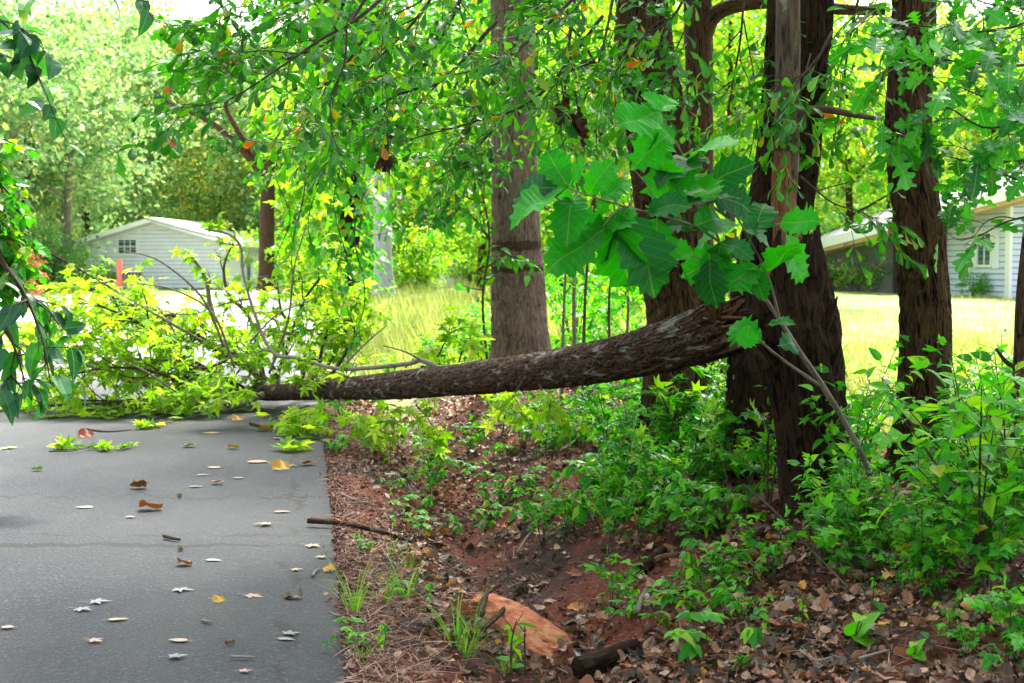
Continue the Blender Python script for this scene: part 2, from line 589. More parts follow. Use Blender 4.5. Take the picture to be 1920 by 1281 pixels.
M['bark_pale'] = bark_mat('bark_pale', (0.16, 0.155, 0.16), (0.33, 0.32, 0.335), (0.5, 0.49, 0.51), 0.6, 0.0)
M['bark_log'] = bark_mat('bark_log', (0.0015, 0.0009, 0.0006), (0.015, 0.0075, 0.004), (0.13, 0.075, 0.045), 1.1, 0.46, (0.3, 0.3, 0.26), 0.025, 0.85, 15.0)
M['twig'] = bark_mat('twig', (0.012, 0.008, 0.005), (0.04, 0.026, 0.017), (0.09, 0.066, 0.046), 1.0, 0, bumpd=0.003)
M['twig_pale'] = bark_mat('twig_pale', (0.08, 0.06, 0.045), (0.17, 0.135, 0.10), (0.28, 0.235, 0.19), 1.0, 0, bumpd=0.003)
M['bark_sapling'] = bark_mat('bark_sapling', (0.05, 0.038, 0.026), (0.13, 0.105, 0.078), (0.24, 0.205, 0.16), 0.8, 0, bumpd=0.004)
M['torn_wood'] = bark_mat('torn_wood', (0.016, 0.006, 0.003), (0.09, 0.038, 0.018), (0.26, 0.14, 0.07), 1.2, 0, bumpd=0.02)
M['rust_wood'] = bark_mat('rust_wood', (0.04, 0.012, 0.006), (0.18, 0.06, 0.024), (0.32, 0.15, 0.075), 1.2, 0, bumpd=0.015)

M['lf_canopy'] = leaf_mat('leaf_canopy', [(0.0, (0.012, 0.10, 0.006)), (0.35, (0.02, 0.17, 0.007)), (0.7, (0.045, 0.25, 0.01)), (0.93, (0.10, 0.31, 0.012)), (0.985, (0.30, 0.22, 0.015)), (1.0, (0.36, 0.08, 0.012))], 0.5, (1.35, 1.35, 0.3), 0.34, 0.4)
M['lf_oak'] = leaf_mat('leaf_oak', [(0.0, (0.006, 0.09, 0.022)), (0.4, (0.012, 0.17, 0.02)), (0.75, (0.022, 0.25, 0.012)), (1.0, (0.05, 0.3, 0.012))], 0.46, (1.25, 1.4, 0.3), 0.36, 0.35, 0.5)
M['lf_bigoak'] = leaf_mat('leaf_bigoak', [(0.0, (0.004, 0.065, 0.022)), (0.35, (0.006, 0.14, 0.016)), (0.7, (0.012, 0.24, 0.006)), (1.0, (0.022, 0.32, 0.005))], 0.5, (1.3, 1.45, 0.25), 0.46, 0.2, 0.35)
M['lf_gum'] = leaf_mat('leaf_sweetgum', [(0.0, (0.10, 0.26, 0.008)), (0.35, (0.19, 0.40, 0.014)), (0.75, (0.29, 0.50, 0.035)), (0.95, (0.42, 0.56, 0.07)), (1.0, (0.5, 0.4, 0.03))], 0.62, (1.35, 1.3, 0.4), 0.45, 0.25, 0.35)
M['lf_under'] = leaf_mat('leaf_under', [(0.0, (0.012, 0.15, 0.008)), (0.35, (0.03, 0.28, 0.008)), (0.7, (0.085, 0.40, 0.010)), (0.94, (0.22, 0.46, 0.018)), (1.0, (0.4, 0.3, 0.02))], 0.5, (1.3, 1.3, 0.3), 0.4, 0.3, 0.35)
M['lf_lime'] = leaf_mat('leaf_lime', [(0.0, (0.06, 0.22, 0.012)), (0.4, (0.14, 0.36, 0.015)), (0.8, (0.27, 0.48, 0.025)), (1.0, (0.46, 0.50, 0.04))], 0.58, (1.25, 1.2, 0.45), 0.45, 0.25)
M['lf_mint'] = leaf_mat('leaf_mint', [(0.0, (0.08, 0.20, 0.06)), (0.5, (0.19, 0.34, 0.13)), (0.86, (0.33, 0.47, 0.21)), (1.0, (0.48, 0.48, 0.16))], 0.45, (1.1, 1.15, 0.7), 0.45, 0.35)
M['lf_yellow'] = leaf_mat('leaf_yellow', [(0.0, (0.10, 0.24, 0.06)), (0.5, (0.22, 0.38, 0.10)), (0.82, (0.36, 0.48, 0.12)), (0.94, (0.6, 0.48, 0.06)), (1.0, (0.62, 0.34, 0.05))], 0.52, (1.2, 1.15, 0.5), 0.45, 0.3)
M['lf_deep'] = leaf_mat('leaf_deep', [(0.0, (0.04, 0.13, 0.04)), (0.5, (0.08, 0.23, 0.06)), (1.0, (0.16, 0.33, 0.08))], 0.48, (1.2, 1.25, 0.6), 0.4, 0.4)
M['lf_blue'] = leaf_mat('leaf_blue', [(0.0, (0.008, 0.06, 0.035)), (0.5, (0.014, 0.12, 0.04)), (1.0, (0.04, 0.26, 0.02))], 0.4, (1.2, 1.4, 0.4), 0.32, 0.5, 0.4)
M['lf_russet'] = leaf_mat('leaf_russet', [(0.0, (0.25, 0.09, 0.035)), (1.0, (0.5, 0.26, 0.13))], 0.35, (1.2, 1.0, 0.6), 0.6, 0.2)
M['lf_dead'] = leaf_mat('leaf_dead', [(0.0, (0.012, 0.007, 0.005)), (0.27, (0.055, 0.024, 0.014)), (0.5, (0.14, 0.062, 0.035)), (0.64, (0.28, 0.145, 0.09)), (0.78, (0.25, 0.065, 0.028)), (0.9, (0.34, 0.19, 0.13)), (0.952, (0.42, 0.27, 0.2)), (0.968, (0.5, 0.19, 0.025)), (0.98, (0.6, 0.33, 0.03)), (1.0, (0.36, 0.35, 0.37))], 0.1, (1.1, 1.0, 0.7), 0.5, 0.4, 0.35)
M['needles'] = leaf_mat('leaf_needles', [(0.0, (0.04, 0.016, 0.01)), (0.5, (0.15, 0.07, 0.04)), (1.0, (0.32, 0.2, 0.14))], 0.0, (1, 1, 1), 0.7, 0.2)
M['grass'] = leaf_mat('grass_blade', [(0.0, (0.09, 0.19, 0.025)), (0.4, (0.19, 0.27, 0.055)), (0.75, (0.32, 0.34, 0.12)), (1.0, (0.46, 0.43, 0.27))], 0.5, (1.2, 1.15, 0.6), 0.5, 0.3)
M['grass_green'] = leaf_mat('grass_green', [(0.0, (0.06, 0.24, 0.015)), (0.6, (0.14, 0.36, 0.02)), (1.0, (0.32, 0.42, 0.05))], 0.45, (1.2, 1.2, 0.5), 0.45, 0.3)

def ground_material():
    m, nt, out = new_mat('ground')
    tc = nt.nodes.new('ShaderNodeTexCoord')
    uvn = nt.nodes.new('ShaderNodeUVMap')
    sep = nt.nodes.new('ShaderNodeSeparateXYZ')
    nt.links.new(uvn.outputs[0], sep.inputs[0])
    P = tc.outputs['Object']
    big = noise_node(nt, P, 1.3, 5, 0.6)
    fine = noise_node(nt, P, 38, 6, 0.7)
    clay = ramp(nt, fine.outputs[0], [(0.3, (0.035, 0.009, 0.005)), (0.55, (0.13, 0.034, 0.018)), (0.75, (0.25, 0.08, 0.048))])
    soil = ramp(nt, fine.outputs[0], [(0.3, (0.008, 0.005, 0.004)), (0.55, (0.036, 0.019, 0.014)), (0.75, (0.11, 0.06, 0.045))])
    mask = ramp(nt, big.outputs[0], [(0.42, (0, 0, 0)), (0.56, (1, 1, 1))])
    base = mixc(nt, mask, soil, clay)
    gr = ramp(nt, math_n(nt, 'MULTIPLY_ADD', noise_node(nt, P, 0.45, 4, 0.65).outputs[0], 0.6, math_n(nt, 'MULTIPLY', noise_node(nt, P, 9, 6, 0.7).outputs[0], 0.4)), [(0.36, (0.07, 0.13, 0.025)), (0.5, (0.17, 0.21, 0.06)), (0.64, (0.30, 0.29, 0.14))])
    s, y = sep.outputs[0], sep.outputs[1]
    wob = math_n(nt, 'MULTIPLY', big.outputs[0], 2.0)
    near = math_n(nt, 'MULTIPLY_ADD', math_n(nt, 'ADD', s, wob), 0.5, -2.7, True)        # right of the bank
    farm = math_n(nt, 'MULTIPLY_ADD', math_n(nt, 'ADD', y, wob), 0.3, -5.6, True)        # beyond the trees
    left = math_n(nt, 'MULTIPLY_ADD', math_n(nt, 'ADD', s, wob), -0.6, -3.8, True)
    gm = math_n(nt, 'MAXIMUM', math_n(nt, 'MAXIMUM', near, farm), left)
    col = mixc(nt, gm, base, gr)
    principled(nt, out, col, 0.9, 0.15, bump(nt, fine.outputs[0], 0.8, 0.02))
    return m

def road_material():
    m, nt, out = new_mat('asphalt')
    uvn = nt.nodes.new('ShaderNodeUVMap')
    P = uvn.outputs[0]
    sep = nt.nodes.new('ShaderNodeSeparateXYZ')
    nt.links.new(P, sep.inputs[0])
    s, y = sep.outputs[0], sep.outputs[1]
    fine = noise_node(nt, P, 70, 5, 0.85)
    vor = nt.nodes.new('ShaderNodeTexVoronoi')
    vor.inputs['Scale'].default_value = 70
    nt.links.new(P, vor.inputs['Vector'])
    blotch = noise_node(nt, mapping(nt, P, (0.7, 0.35, 1)), 1.0, 4, 0.6)
    c = ramp(nt, fine.outputs[0], [(0.36, (0.003, 0.0036, 0.0055)), (0.5, (0.0125, 0.0145, 0.0195)), (0.64, (0.038, 0.043, 0.053))])
    speck = ramp(nt, vor.outputs['Color'], [(0.72, (0, 0, 0)), (0.85, (1, 1, 1))])
    c = mixc(nt, math_n(nt, 'MULTIPLY', speck, 0.35), c, (0.08, 0.085, 0.095))
    c = mixc(nt, 0.5, c, mixc(nt, 1.0, c, ramp(nt, blotch.outputs[0], [(0.3, (0.5, 0.5, 0.52)), (0.7, (1.35, 1.35, 1.35))]), 'MULTIPLY'))
    # worn cracks with a course of their own
    wn1 = noise_node(nt, mapping(nt, P, (1.1, 0.0, 0.0)), 1.6, 6, 0.75)
    wn2 = noise_node(nt, mapping(nt, P, (0.0, 1.3, 0.0)), 2.0, 6, 0.75)
    brk = noise_node(nt, P, 2.2, 3)
    tot = None
    def line(coord, pos, nz, amp, width, lim):
        d = math_n(nt, 'ABSOLUTE', math_n(nt, 'SUBTRACT', coord, math_n(nt, 'MULTIPLY_ADD', nz, amp, pos - amp * 0.5)))
        k = math_n(nt, 'LESS_THAN', d, math_n(nt, 'MULTIPLY', math_n(nt, 'SUBTRACT', brk.outputs[0], lim), width))
        return k
    ks = [line(y, 8.05, wn1.outputs[0], 0.5, 0.16, 0.25), line(y, 9.75, wn1.outputs[0], 1.6, 0.2, 0.36),
          line(y, 8.35, wn1.outputs[0], -0.7, 0.17, 0.40), line(s, -0.28, wn2.outputs[0], 0.5, 0.14, 0.42),
          line(y, 11.3, wn1.outputs[0], 2.2, 0.05, 0.45)]
    for k in ks:
        tot = k if tot is None else math_n(nt, 'MAXIMUM', tot, k)
    c = mixc(nt, math_n(nt, 'MULTIPLY', tot, 0.95), c, (0.004, 0.004, 0.004))
    # darker band at the broken edge
    e = math_n(nt, 'MULTIPLY_ADD', math_n(nt, 'ADD', s, math_n(nt, 'MULTIPLY', blotch.outputs[0], 0.12)), 9.0, 0.55, True)
    c = mixc(nt, math_n(nt, 'MULTIPLY', e, 0.7), c, (0.012, 0.012, 0.013))
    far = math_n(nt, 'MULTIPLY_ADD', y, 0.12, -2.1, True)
    c = mixc(nt, far, c, (0.34, 0.34, 0.34))  # far asphalt paled: its sunlit glare is put into the colour
    rg = ramp(nt, blotch.outputs[0], [(0.3, (0.55, 0.55, 0.55)), (0.7, (0.75, 0.75, 0.75))])
    h = math_n(nt, 'SUBTRACT', math_n(nt, 'ADD', fine.outputs[0], math_n(nt, 'MULTIPLY', vor.outputs[0], 0.6)), math_n(nt, 'MULTIPLY', tot, 2.0))
    principled(nt, out, c, rg, 0.2, bump(nt, h, 0.8, 0.008))
    return m

# ------------------------------------------------------------------ setting: ground, road, drive
def grid_mesh(name, S, Y, zf, mat, xoff=None):
    SS, YY = np.meshgrid(S, Y)
    X = road_edge(YY) + SS
    if xoff is not None:
        X = X + xoff(SS, YY)
    Z = zf(X, YY, SS)
    ns, ny = len(S), len(Y)
    i = np.arange(ny - 1)[:, None] * ns
    j = np.arange(ns - 1)[None, :]
    q = np.stack([i + j, i + j + 1, i + ns + j + 1, i + ns + j], -1).reshape(-1, 4)
    mb = MB()
    mb.add(np.stack([X, YY, Z], -1).reshape(-1, 3), loops=q.reshape(-1), totals=np.full(len(q), 4),
           uv=np.stack([SS, YY], -1).reshape(-1, 2))
    return mb.build(name, mat, smooth=True)

S = np.concatenate([np.linspace(-260, -30, 24), np.linspace(-28, -6, 40), np.linspace(-5.5, -0.3, 14), np.arange(-0.24, 4.4, 0.03), np.linspace(4.5, 10, 50), np.linspace(10.5, 30, 40), np.linspace(33, 280, 30)])
Y = np.concatenate([np.linspace(-20, 4.6, 24), np.arange(4.7, 13, 0.045), np.linspace(13.1, 26, 110), np.linspace(26.5, 70, 80), np.linspace(72, 300, 50)])
def zground(X, YY, SS):
    z = gz(X, YY)
    inside = ((SS > -ROAD_W + 0.05) & (SS < -0.06) & (YY < 72)) | ((SS > -12.6) & (SS < -1.0) & (YY > 39) & (YY < 60.5))
    return z - 0.07 * inside
ground = grid_mesh('ground', S, Y, zground, ground_material())
tag(ground, kind='structure')

RS = np.concatenate([[-ROAD_W - 0.06], np.linspace(-ROAD_W, -0.4, 40), np.linspace(-0.35, -0.03, 12), [0.0, 0.03]])
RY = np.concatenate([np.linspace(-16, 4.5, 20), np.arange(4.6, 18, 0.06), np.linspace(18.2, 71, 90)])
def zroad(X, YY, SS):
    z = gz(X, YY, False) + 0.014 + 0.012 * (fbm(np.stack([X * 0.9, YY * 0.9, X * 0], -1), 2, 3) - 0.5)
    e = np.clip((SS + 0.05) / 0.08, 0, 1)
    return z - 0.06 * e ** 1.5
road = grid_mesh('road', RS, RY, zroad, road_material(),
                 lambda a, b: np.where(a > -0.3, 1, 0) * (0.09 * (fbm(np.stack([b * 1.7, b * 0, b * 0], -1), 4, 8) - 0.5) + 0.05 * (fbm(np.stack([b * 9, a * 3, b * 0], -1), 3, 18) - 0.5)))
tag(road, kind='structure')

ROADZ = 0.018
m_drive = plain_mat('drive_concrete', (0.46, 0.45, 0.43), 0.7, 0.4, 0.1, 1.5)
DY = np.linspace(38, 61, 50)
drive = grid_mesh('driveway', np.linspace(-13, -0.6, 40), DY,
                  lambda X, YY, SS: gz(X, YY, False) + 0.03 + 0.0 * X, m_drive)
tag(drive, kind='structure')

# ------------------------------------------------------------------ growth helpers
def furrow(k=14.0, amp=0.14, seed=0, stretch=0.16, lump=0.05):
    def d(ST):
        p = ST * np.array([k, k, k * stretch])
        w = noise3(ST * np.array([3.0, 3.0, 2.0]), seed + 40)[..., None] * 1.4
        n = fbm(p + w, 3, seed)
        ridge = 1 - np.abs(2 * n - 1) * 2.2
        return amp * (ridge - 0.5) + lump * 2 * (fbm(ST * np.array([2.2, 2.2, 1.6]), 2, seed + 7) - 0.5)
    return d

def local_r(path, rads, t):
    k = t * (len(path) - 1)
    i = min(int(k), len(path) - 2)
    f = k - i
    return path[i] * (1 - f) + path[i + 1] * f, rads[i] * (1 - f) + rads[i + 1] * f, unit(path[i + 1] - path[i])

def put_leaves(lm, rng, path, tmpls, step, size, start=0.1, droop=0.25, spread=0.9, face=None, jit=0.35, per=1):
    """leaves set alternately along a polyline"""
    seg = np.linalg.norm(np.diff(path, axis=0), axis=1)
    ln = np.concatenate([[0], np.cumsum(seg)])
    n = max(1, int((1 - start) * ln[-1] / step))
    t = start * ln[-1] + (np.arange(n * per) // per + rng.random(n * per) * 0.6) * step
    t = np.clip(t, 0, ln[-1] * 0.999)
    P = np.stack([np.interp(t, ln, path[:, a]) for a in range(3)], -1)
    k = np.clip(np.searchsorted(ln, t) - 1, 0, len(path) - 2)
    T = unit(path[k + 1] - path[k])
    side = np.cross(T, np.array([0, 0, 1.0]))
    bad = np.linalg.norm(side, axis=1) < 0.2
    side[bad] = np.array([1.0, 0.2, 0])
    side = unit(side)
    ang = np.where(np.arange(len(t)) % 2 == 0, 1.0, -1.0)
    A = T * rng.uniform(0.2, 0.9, (len(t), 1)) + side * ang[:, None] * spread * rng.uniform(0.4, 1.1, (len(t), 1)) + rng.normal(0, jit, (len(t), 3))
    A[:, 2] -= droop * rng.uniform(0.3, 1.5, len(t))
    Nn = np.array([0, 0, 1.0]) + rng.normal(0, 0.45, (len(t), 3))
    if face is not None:
        Nn = Nn + np.asarray(face)
    sz = size * rng.uniform(0.6, 1.2, len(t))
    idx = rng.integers(0, len(tmpls), len(t))
    for q in range(len(tmpls)):
        s_ = idx == q
        lm.inst(tmpls[q], P[s_], A[s_], Nn[s_], sz[s_])

def grow(wood, lm, rng, path, r0, r1, tmpls, size, nsub=8, sublen=0.6, step=0.05, level=1, up=0.1, droop=0.25, own=True,
         nseg=6, tstart=0.15, face=None, wander=0.25, sag=0.1, lat=1.0):
    path = cr_spline(path, max(6, len(path) * 4)) if len(path) > 2 else cr_spline(path, 6)
    rads = np.linspace(r0, r1, len(path))
    wood.tube(path, rads, nseg)
    if own:
        put_leaves(lm, rng, path, tmpls, step * 1.6, size, 0.35, droop, face=face)
    for i in range(nsub):
        t = tstart + (1 - tstart) * (i + rng.random() * 0.9) / nsub
        t = min(t, 0.98)
        p, r, tan = local_r(path, rads, t)
        sd = unit(np.cross(tan, np.array([0.05, 0.02, 1.0])))
        d = unit(tan * rng.uniform(0.3, 1.0) + sd * (1 if i % 2 else -1) * rng.uniform(0.3, 1.0) * lat + np.array([0, 0, up + rng.normal(0, 0.35)]))
        L = sublen * rng.uniform(0.55, 1.25) * (1.1 - 0.45 * t)
        pts = [p]
        for k in range(4):
            d = unit(d + rng.normal(0, wander, 3) + np.array([0, 0, -sag]))
            pts.append(pts[-1] + d * L / 4)
        pts = np.array(pts)
        rs = max(0.0018, min(r * 0.65, 0.012 + L * 0.004))
        if level > 0:
            grow(wood, lm, rng, pts, rs, 0.0015, tmpls, size, max(2, int(nsub * 0.6)), sublen * 0.5, step, level - 1, up, droop, True, 4, 0.2, face, wander, sag, lat)
        else:
            wood.tube(pts, np.linspace(rs, 0.0012, len(pts)), 4)
            put_leaves(lm, rng, pts, tmpls, step, size, 0.12, droop, face=face)

def trunk_path(rows):
    P = np.array([W(a, b, d) for a, b, d, w in rows])
    r = np.array([w * d / F / 2 for a, b, d, w in rows])
    return P, r

def crown_mesh(name, mat, seed, rad, zlo, zhi, nclump, per, size, parent, ox=0.0, oy=0.0, tm=None, flat=0.75, clump=0.22):
    """leaf clumps filling a lumpy crown; gaps are left between clumps"""
    rg = np.random.default_rng(seed)
    mb = MB()
    u = unit(rg.normal(0, 1, (nclump, 3)))
    rr = rg.random(nclump) ** 0.45
    h = (zhi - zlo) / 2
    lob = 0.75 + 0.5 * noise3(u * 1.7 + seed, seed)
    C = u * (rr * lob)[:, None] * np.array([rad, rad, h]) + np.array([ox, oy, (zlo + zhi) / 2])
    cs = rad * clump * rg.uniform(0.5, 1.3, nclump)
    pts, axs, nrm = [], [], []
    for c, s_ in zip(C, cs):
        k = int(per * rg.uniform(0.6, 1.3))
        q = unit(rg.normal(0, 1, (k, 3))) * (rg.random((k, 1)) ** 0.5) * s_ * np.array([1.25, 1.25, flat])
        pts.append(c + q)
        axs.append(unit(q) * 0.7 + rg.normal(0, 0.6, (k, 3)) + np.array([0, 0, -0.35]))
        nrm.append(np.array([0, 0, 0.9]) + rg.normal(0, 0.6, (k, 3)))
    pts, axs, nrm = np.concatenate(pts), np.concatenate(axs), np.concatenate(nrm)
    tm = tm or T_FAR
    idx = rg.integers(0, len(tm), len(pts))
    sz = size * rg.uniform(0.6, 1.3, len(pts))
    for q in range(len(tm)):
        s_ = idx == q
        mb.inst(tm[q], pts[s_], axs[s_], nrm[s_], sz[s_])
    return mb.build(name, mat, parent)

def standing_tree(name, label, rows, mat, seed, nseg=64, nrow=170, amp=0.13, k=13.0, limbs=(), crown=None, group=None, base=None, stretch=0.16):
    """a trunk that goes up out of the frame, with limbs and a crown above it"""
    P, r = trunk_path(rows)
    b = P[-1] if base is None else base
    root = thing(name, label, 'tree', b, group)
    mb = MB()
    mb.tube(P - b, r, nseg, nrow, furrow(k, amp, seed, stretch))
    rg = np.random.default_rng(seed)
    for L in limbs:
        Q, q = trunk_path(L)
        mb.tube(Q - b, q, 14, 30, furrow(k, amp * 0.5, seed + 3))
    top = P[0] - b
    ct = r[0]
    if crown:
        rad, zlo, zhi, ncl, per, size, lm, ox, oy = crown
        for i in range(5):
            a = rg.uniform(0, 2 * PI)
            e = np.array([top[0] + ox + math.cos(a) * rad * 0.7, top[1] + oy + math.sin(a) * rad * 0.7, zlo + (zhi - zlo) * rg.uniform(0.35, 0.9)])
            m_ = (top * 0.55 + e * 0.45) + np.array([0, 0, 0.4])
            mb.tube(np.array([top * 0.9 + np.array([0, 0, 0]), m_, e]), np.array([ct * 0.55, ct * 0.3, 0.02]), 8, 12)
    mb.build('trunk', mat, root, True)
    if crown:
        crown_mesh('crown', lm, seed + 50, rad, zlo, zhi, ncl, per, size, root, top[0] + ox, top[1] + oy)
    return root

TT = T_FAR
# ------------------------------------------------------------------ the trees along the bank
_rows1 = [(955, -900, 18, 55), (960, -60, 18, 78), (962, 100, 18, 80), (965, 300, 18, 84), (968, 450, 18, 92), (972, 560, 18, 100)]
_L = [CAMZ - W(960, p, 18)[2] for p in (-900, 462, 505, 590)]
M['bark_ringed'] = bark_mat('bark_ringed', (0.012, 0.007, 0.004), (0.085, 0.055, 0.038), (0.25, 0.185, 0.14), 1.1, 0.2, (0.1, 0.06, 0.04))
_nt = M['bark_ringed'].node_tree
_p = [n for n in _nt.nodes if n.type == 'BSDF_PRINCIPLED'][0]
_src = _p.inputs['Base Color'].links[0].from_socket
_at = _nt.nodes.new('ShaderNodeAttribute'); _at.attribute_name = 'straight'
_sp = _nt.nodes.new('ShaderNodeSeparateXYZ'); _nt.links.new(_at.outputs['Vector'], _sp.inputs[0])
_nz = noise_node(_nt, mapping(_nt, _at.outputs['Vector'], (9, 9, 9)), 1.0, 5, 0.7)
_m = None
for _z, _w in ((_L[1] - _L[0], 0.10), (_L[2] - _L[0], 0.055)):
    _d = math_n(_nt, 'ABSOLUTE', math_n(_nt, 'SUBTRACT', _sp.outputs[2], _z))
    _k = math_n(_nt, 'LESS_THAN', math_n(_nt, 'MULTIPLY_ADD', _nz.outputs[0], 0.16, math_n(_nt, 'SUBTRACT', _d, 0.08)), _w * 0.6)
    _m = _k if _m is None else math_n(_nt, 'MAXIMUM', _m, _k)
_nt.links.new(mixc(_nt, math_n(_nt, 'MULTIPLY', _m, 0.8), _src, (0.03, 0.014, 0.008)), _p.inputs['Base Color'])
t1 = standing_tree('tree', 'stout grey furrowed tree behind the fallen trunk with two dark rings', [(955, -900, 18, 55), (960, -60, 18, 78), (962, 100, 18, 80), (965, 300, 18, 84), (968, 450, 18, 92), (972, 560, 18, 100), (977, 640, 18, 110), (978, 695, 18, 128), (980, 745, 18, 165)],
                   M['bark_ringed'], 11, 130, 330, 0.06, 26, limbs=[[(965, 60, 18, 34), (1040, -60, 17.6, 26), (1140, -200, 17, 14)]], crown=(3.6, 6.3, 12, 70, 110, 0.16, M['lf_canopy'], 0, 0.5))
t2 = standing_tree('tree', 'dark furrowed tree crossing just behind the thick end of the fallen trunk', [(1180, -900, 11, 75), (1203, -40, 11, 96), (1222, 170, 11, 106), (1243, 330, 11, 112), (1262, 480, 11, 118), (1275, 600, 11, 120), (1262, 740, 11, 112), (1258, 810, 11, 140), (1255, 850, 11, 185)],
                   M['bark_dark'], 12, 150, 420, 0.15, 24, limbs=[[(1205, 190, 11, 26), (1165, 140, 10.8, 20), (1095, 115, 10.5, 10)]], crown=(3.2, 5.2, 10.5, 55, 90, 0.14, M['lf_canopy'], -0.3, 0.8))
t3 = standing_tree('tree', 'slender brown tree with a bent side limb, behind the dark furrowed one', [(1300, -900, 13, 36), (1308, -40, 13, 50), (1311, 120, 13, 49), (1312, 300, 13, 50), (1311, 480, 13, 51), (1308, 620, 13, 54), (1305, 760, 13, 72)],
                   M['bark_brown'], 13, 80, 260, 0.07, 26, limbs=[[(1315, 75, 13, 34), (1340, 28, 12.9, 30), (1390, 8, 12.8, 28), (1470, 4, 12.7, 24), (1560, 16, 12.6, 22), (1660, 22, 12.5, 14)]], crown=(2.8, 6.2, 10.5, 40, 90, 0.14, M['lf_lime'], 0, 0.8))
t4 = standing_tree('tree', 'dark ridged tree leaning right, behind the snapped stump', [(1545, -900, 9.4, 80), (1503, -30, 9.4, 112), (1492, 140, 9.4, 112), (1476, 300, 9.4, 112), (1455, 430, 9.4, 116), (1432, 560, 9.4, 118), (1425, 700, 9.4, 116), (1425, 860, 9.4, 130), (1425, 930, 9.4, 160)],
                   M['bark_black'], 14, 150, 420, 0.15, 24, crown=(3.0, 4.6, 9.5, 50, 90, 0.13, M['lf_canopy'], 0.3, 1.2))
t5 = standing_tree('tree', 'smooth grey young tree with peeled rusty bark low down, in front of the leaning one', [(1485, -700, 8.5, 34), (1478, -40, 8.5, 45), (1477, 150, 8.5, 45), (1474, 300, 8.5, 47), (1471, 400, 8.5, 42), (1478, 500, 8.5, 44), (1492, 700, 8.5, 50), (1500, 960, 8.5, 70)],
                   M['bark_smooth'], 15, 36, 150, 0.04, 12, limbs=[[(1490, 235, 8.5, 20), (1508, 212, 8.45, 18), (1545, 205, 8.4, 15), (1600, 215, 8.3, 12), (1640, 222, 8.2, 9)]])
_mb = MB()
_P, _r = trunk_path([(1467, 285, 8.46, 30), (1466, 340, 8.46, 40), (1470, 400, 8.46, 47), (1478, 470, 8.46, 50)])
_mb.tube(_P - np.array(t5.location), _r, 40, 60, furrow(20, 0.2, 5, 0.1))
_mb.build('peeled_patch', M['rust_wood'], t5, True)
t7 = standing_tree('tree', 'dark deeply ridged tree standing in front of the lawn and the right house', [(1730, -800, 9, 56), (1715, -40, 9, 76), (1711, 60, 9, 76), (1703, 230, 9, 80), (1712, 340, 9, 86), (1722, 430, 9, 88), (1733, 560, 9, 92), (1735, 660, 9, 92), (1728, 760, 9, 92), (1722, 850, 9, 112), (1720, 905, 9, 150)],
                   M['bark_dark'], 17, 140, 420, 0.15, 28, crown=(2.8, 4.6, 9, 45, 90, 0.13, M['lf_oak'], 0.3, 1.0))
t8 = standing_tree('tree', 'thin brown tree at the right edge of the picture, one twig bending left', [(2010, -700, 7.4, 8), (1975, -100, 7.4, 15), (1950, 250, 7.4, 20), (1932, 420, 7.4, 24), (1918, 560, 7.4, 26), (1912, 680, 7.4, 25), (1902, 830, 7.4, 27), (1893, 960, 7.4, 44)],
                   M['bark_brown'], 18, 24, 70, 0.05, 14, limbs=[[(1910, 690, 7.4, 12), (1888, 680, 7.35, 9), (1868, 655, 7.3, 5)]])

for _i, (_x, _y, _sc, _lb) in enumerate([(-8.5, 3.0, 1.0, 'unseen tree added on the left verge beside the viewer for shade'), (2.8, -1.5, 0.95, 'unseen tree added on the right bank behind the viewer for shade'), (-2.5, -8.5, 1.15, 'large unseen tree added behind the viewer to shade the road')]):  # added trees out of view; crowns block front sky light and shade the road
    _b = np.array([_x, _y, float(gz(_x, _y, False))])
    _t = thing('tree', _lb, 'tree', _b)
    _m = MB(); _m.tube(np.array([[0, 0, -.2], [0.1, 0, 3.5], [0, 0.2, 9.0]]) * _sc, np.array([0.24, 0.18, 0.05]), 24, 60, furrow(14, 0.12, 90 + _i))
    _m.build('trunk', M['bark_dark'], _t, True)
    crown_mesh('crown', M['lf_canopy'], 95 + _i, 4.6 * _sc, 4.4 * _sc, 10.5 * _sc, 80, 100, 0.17, _t)

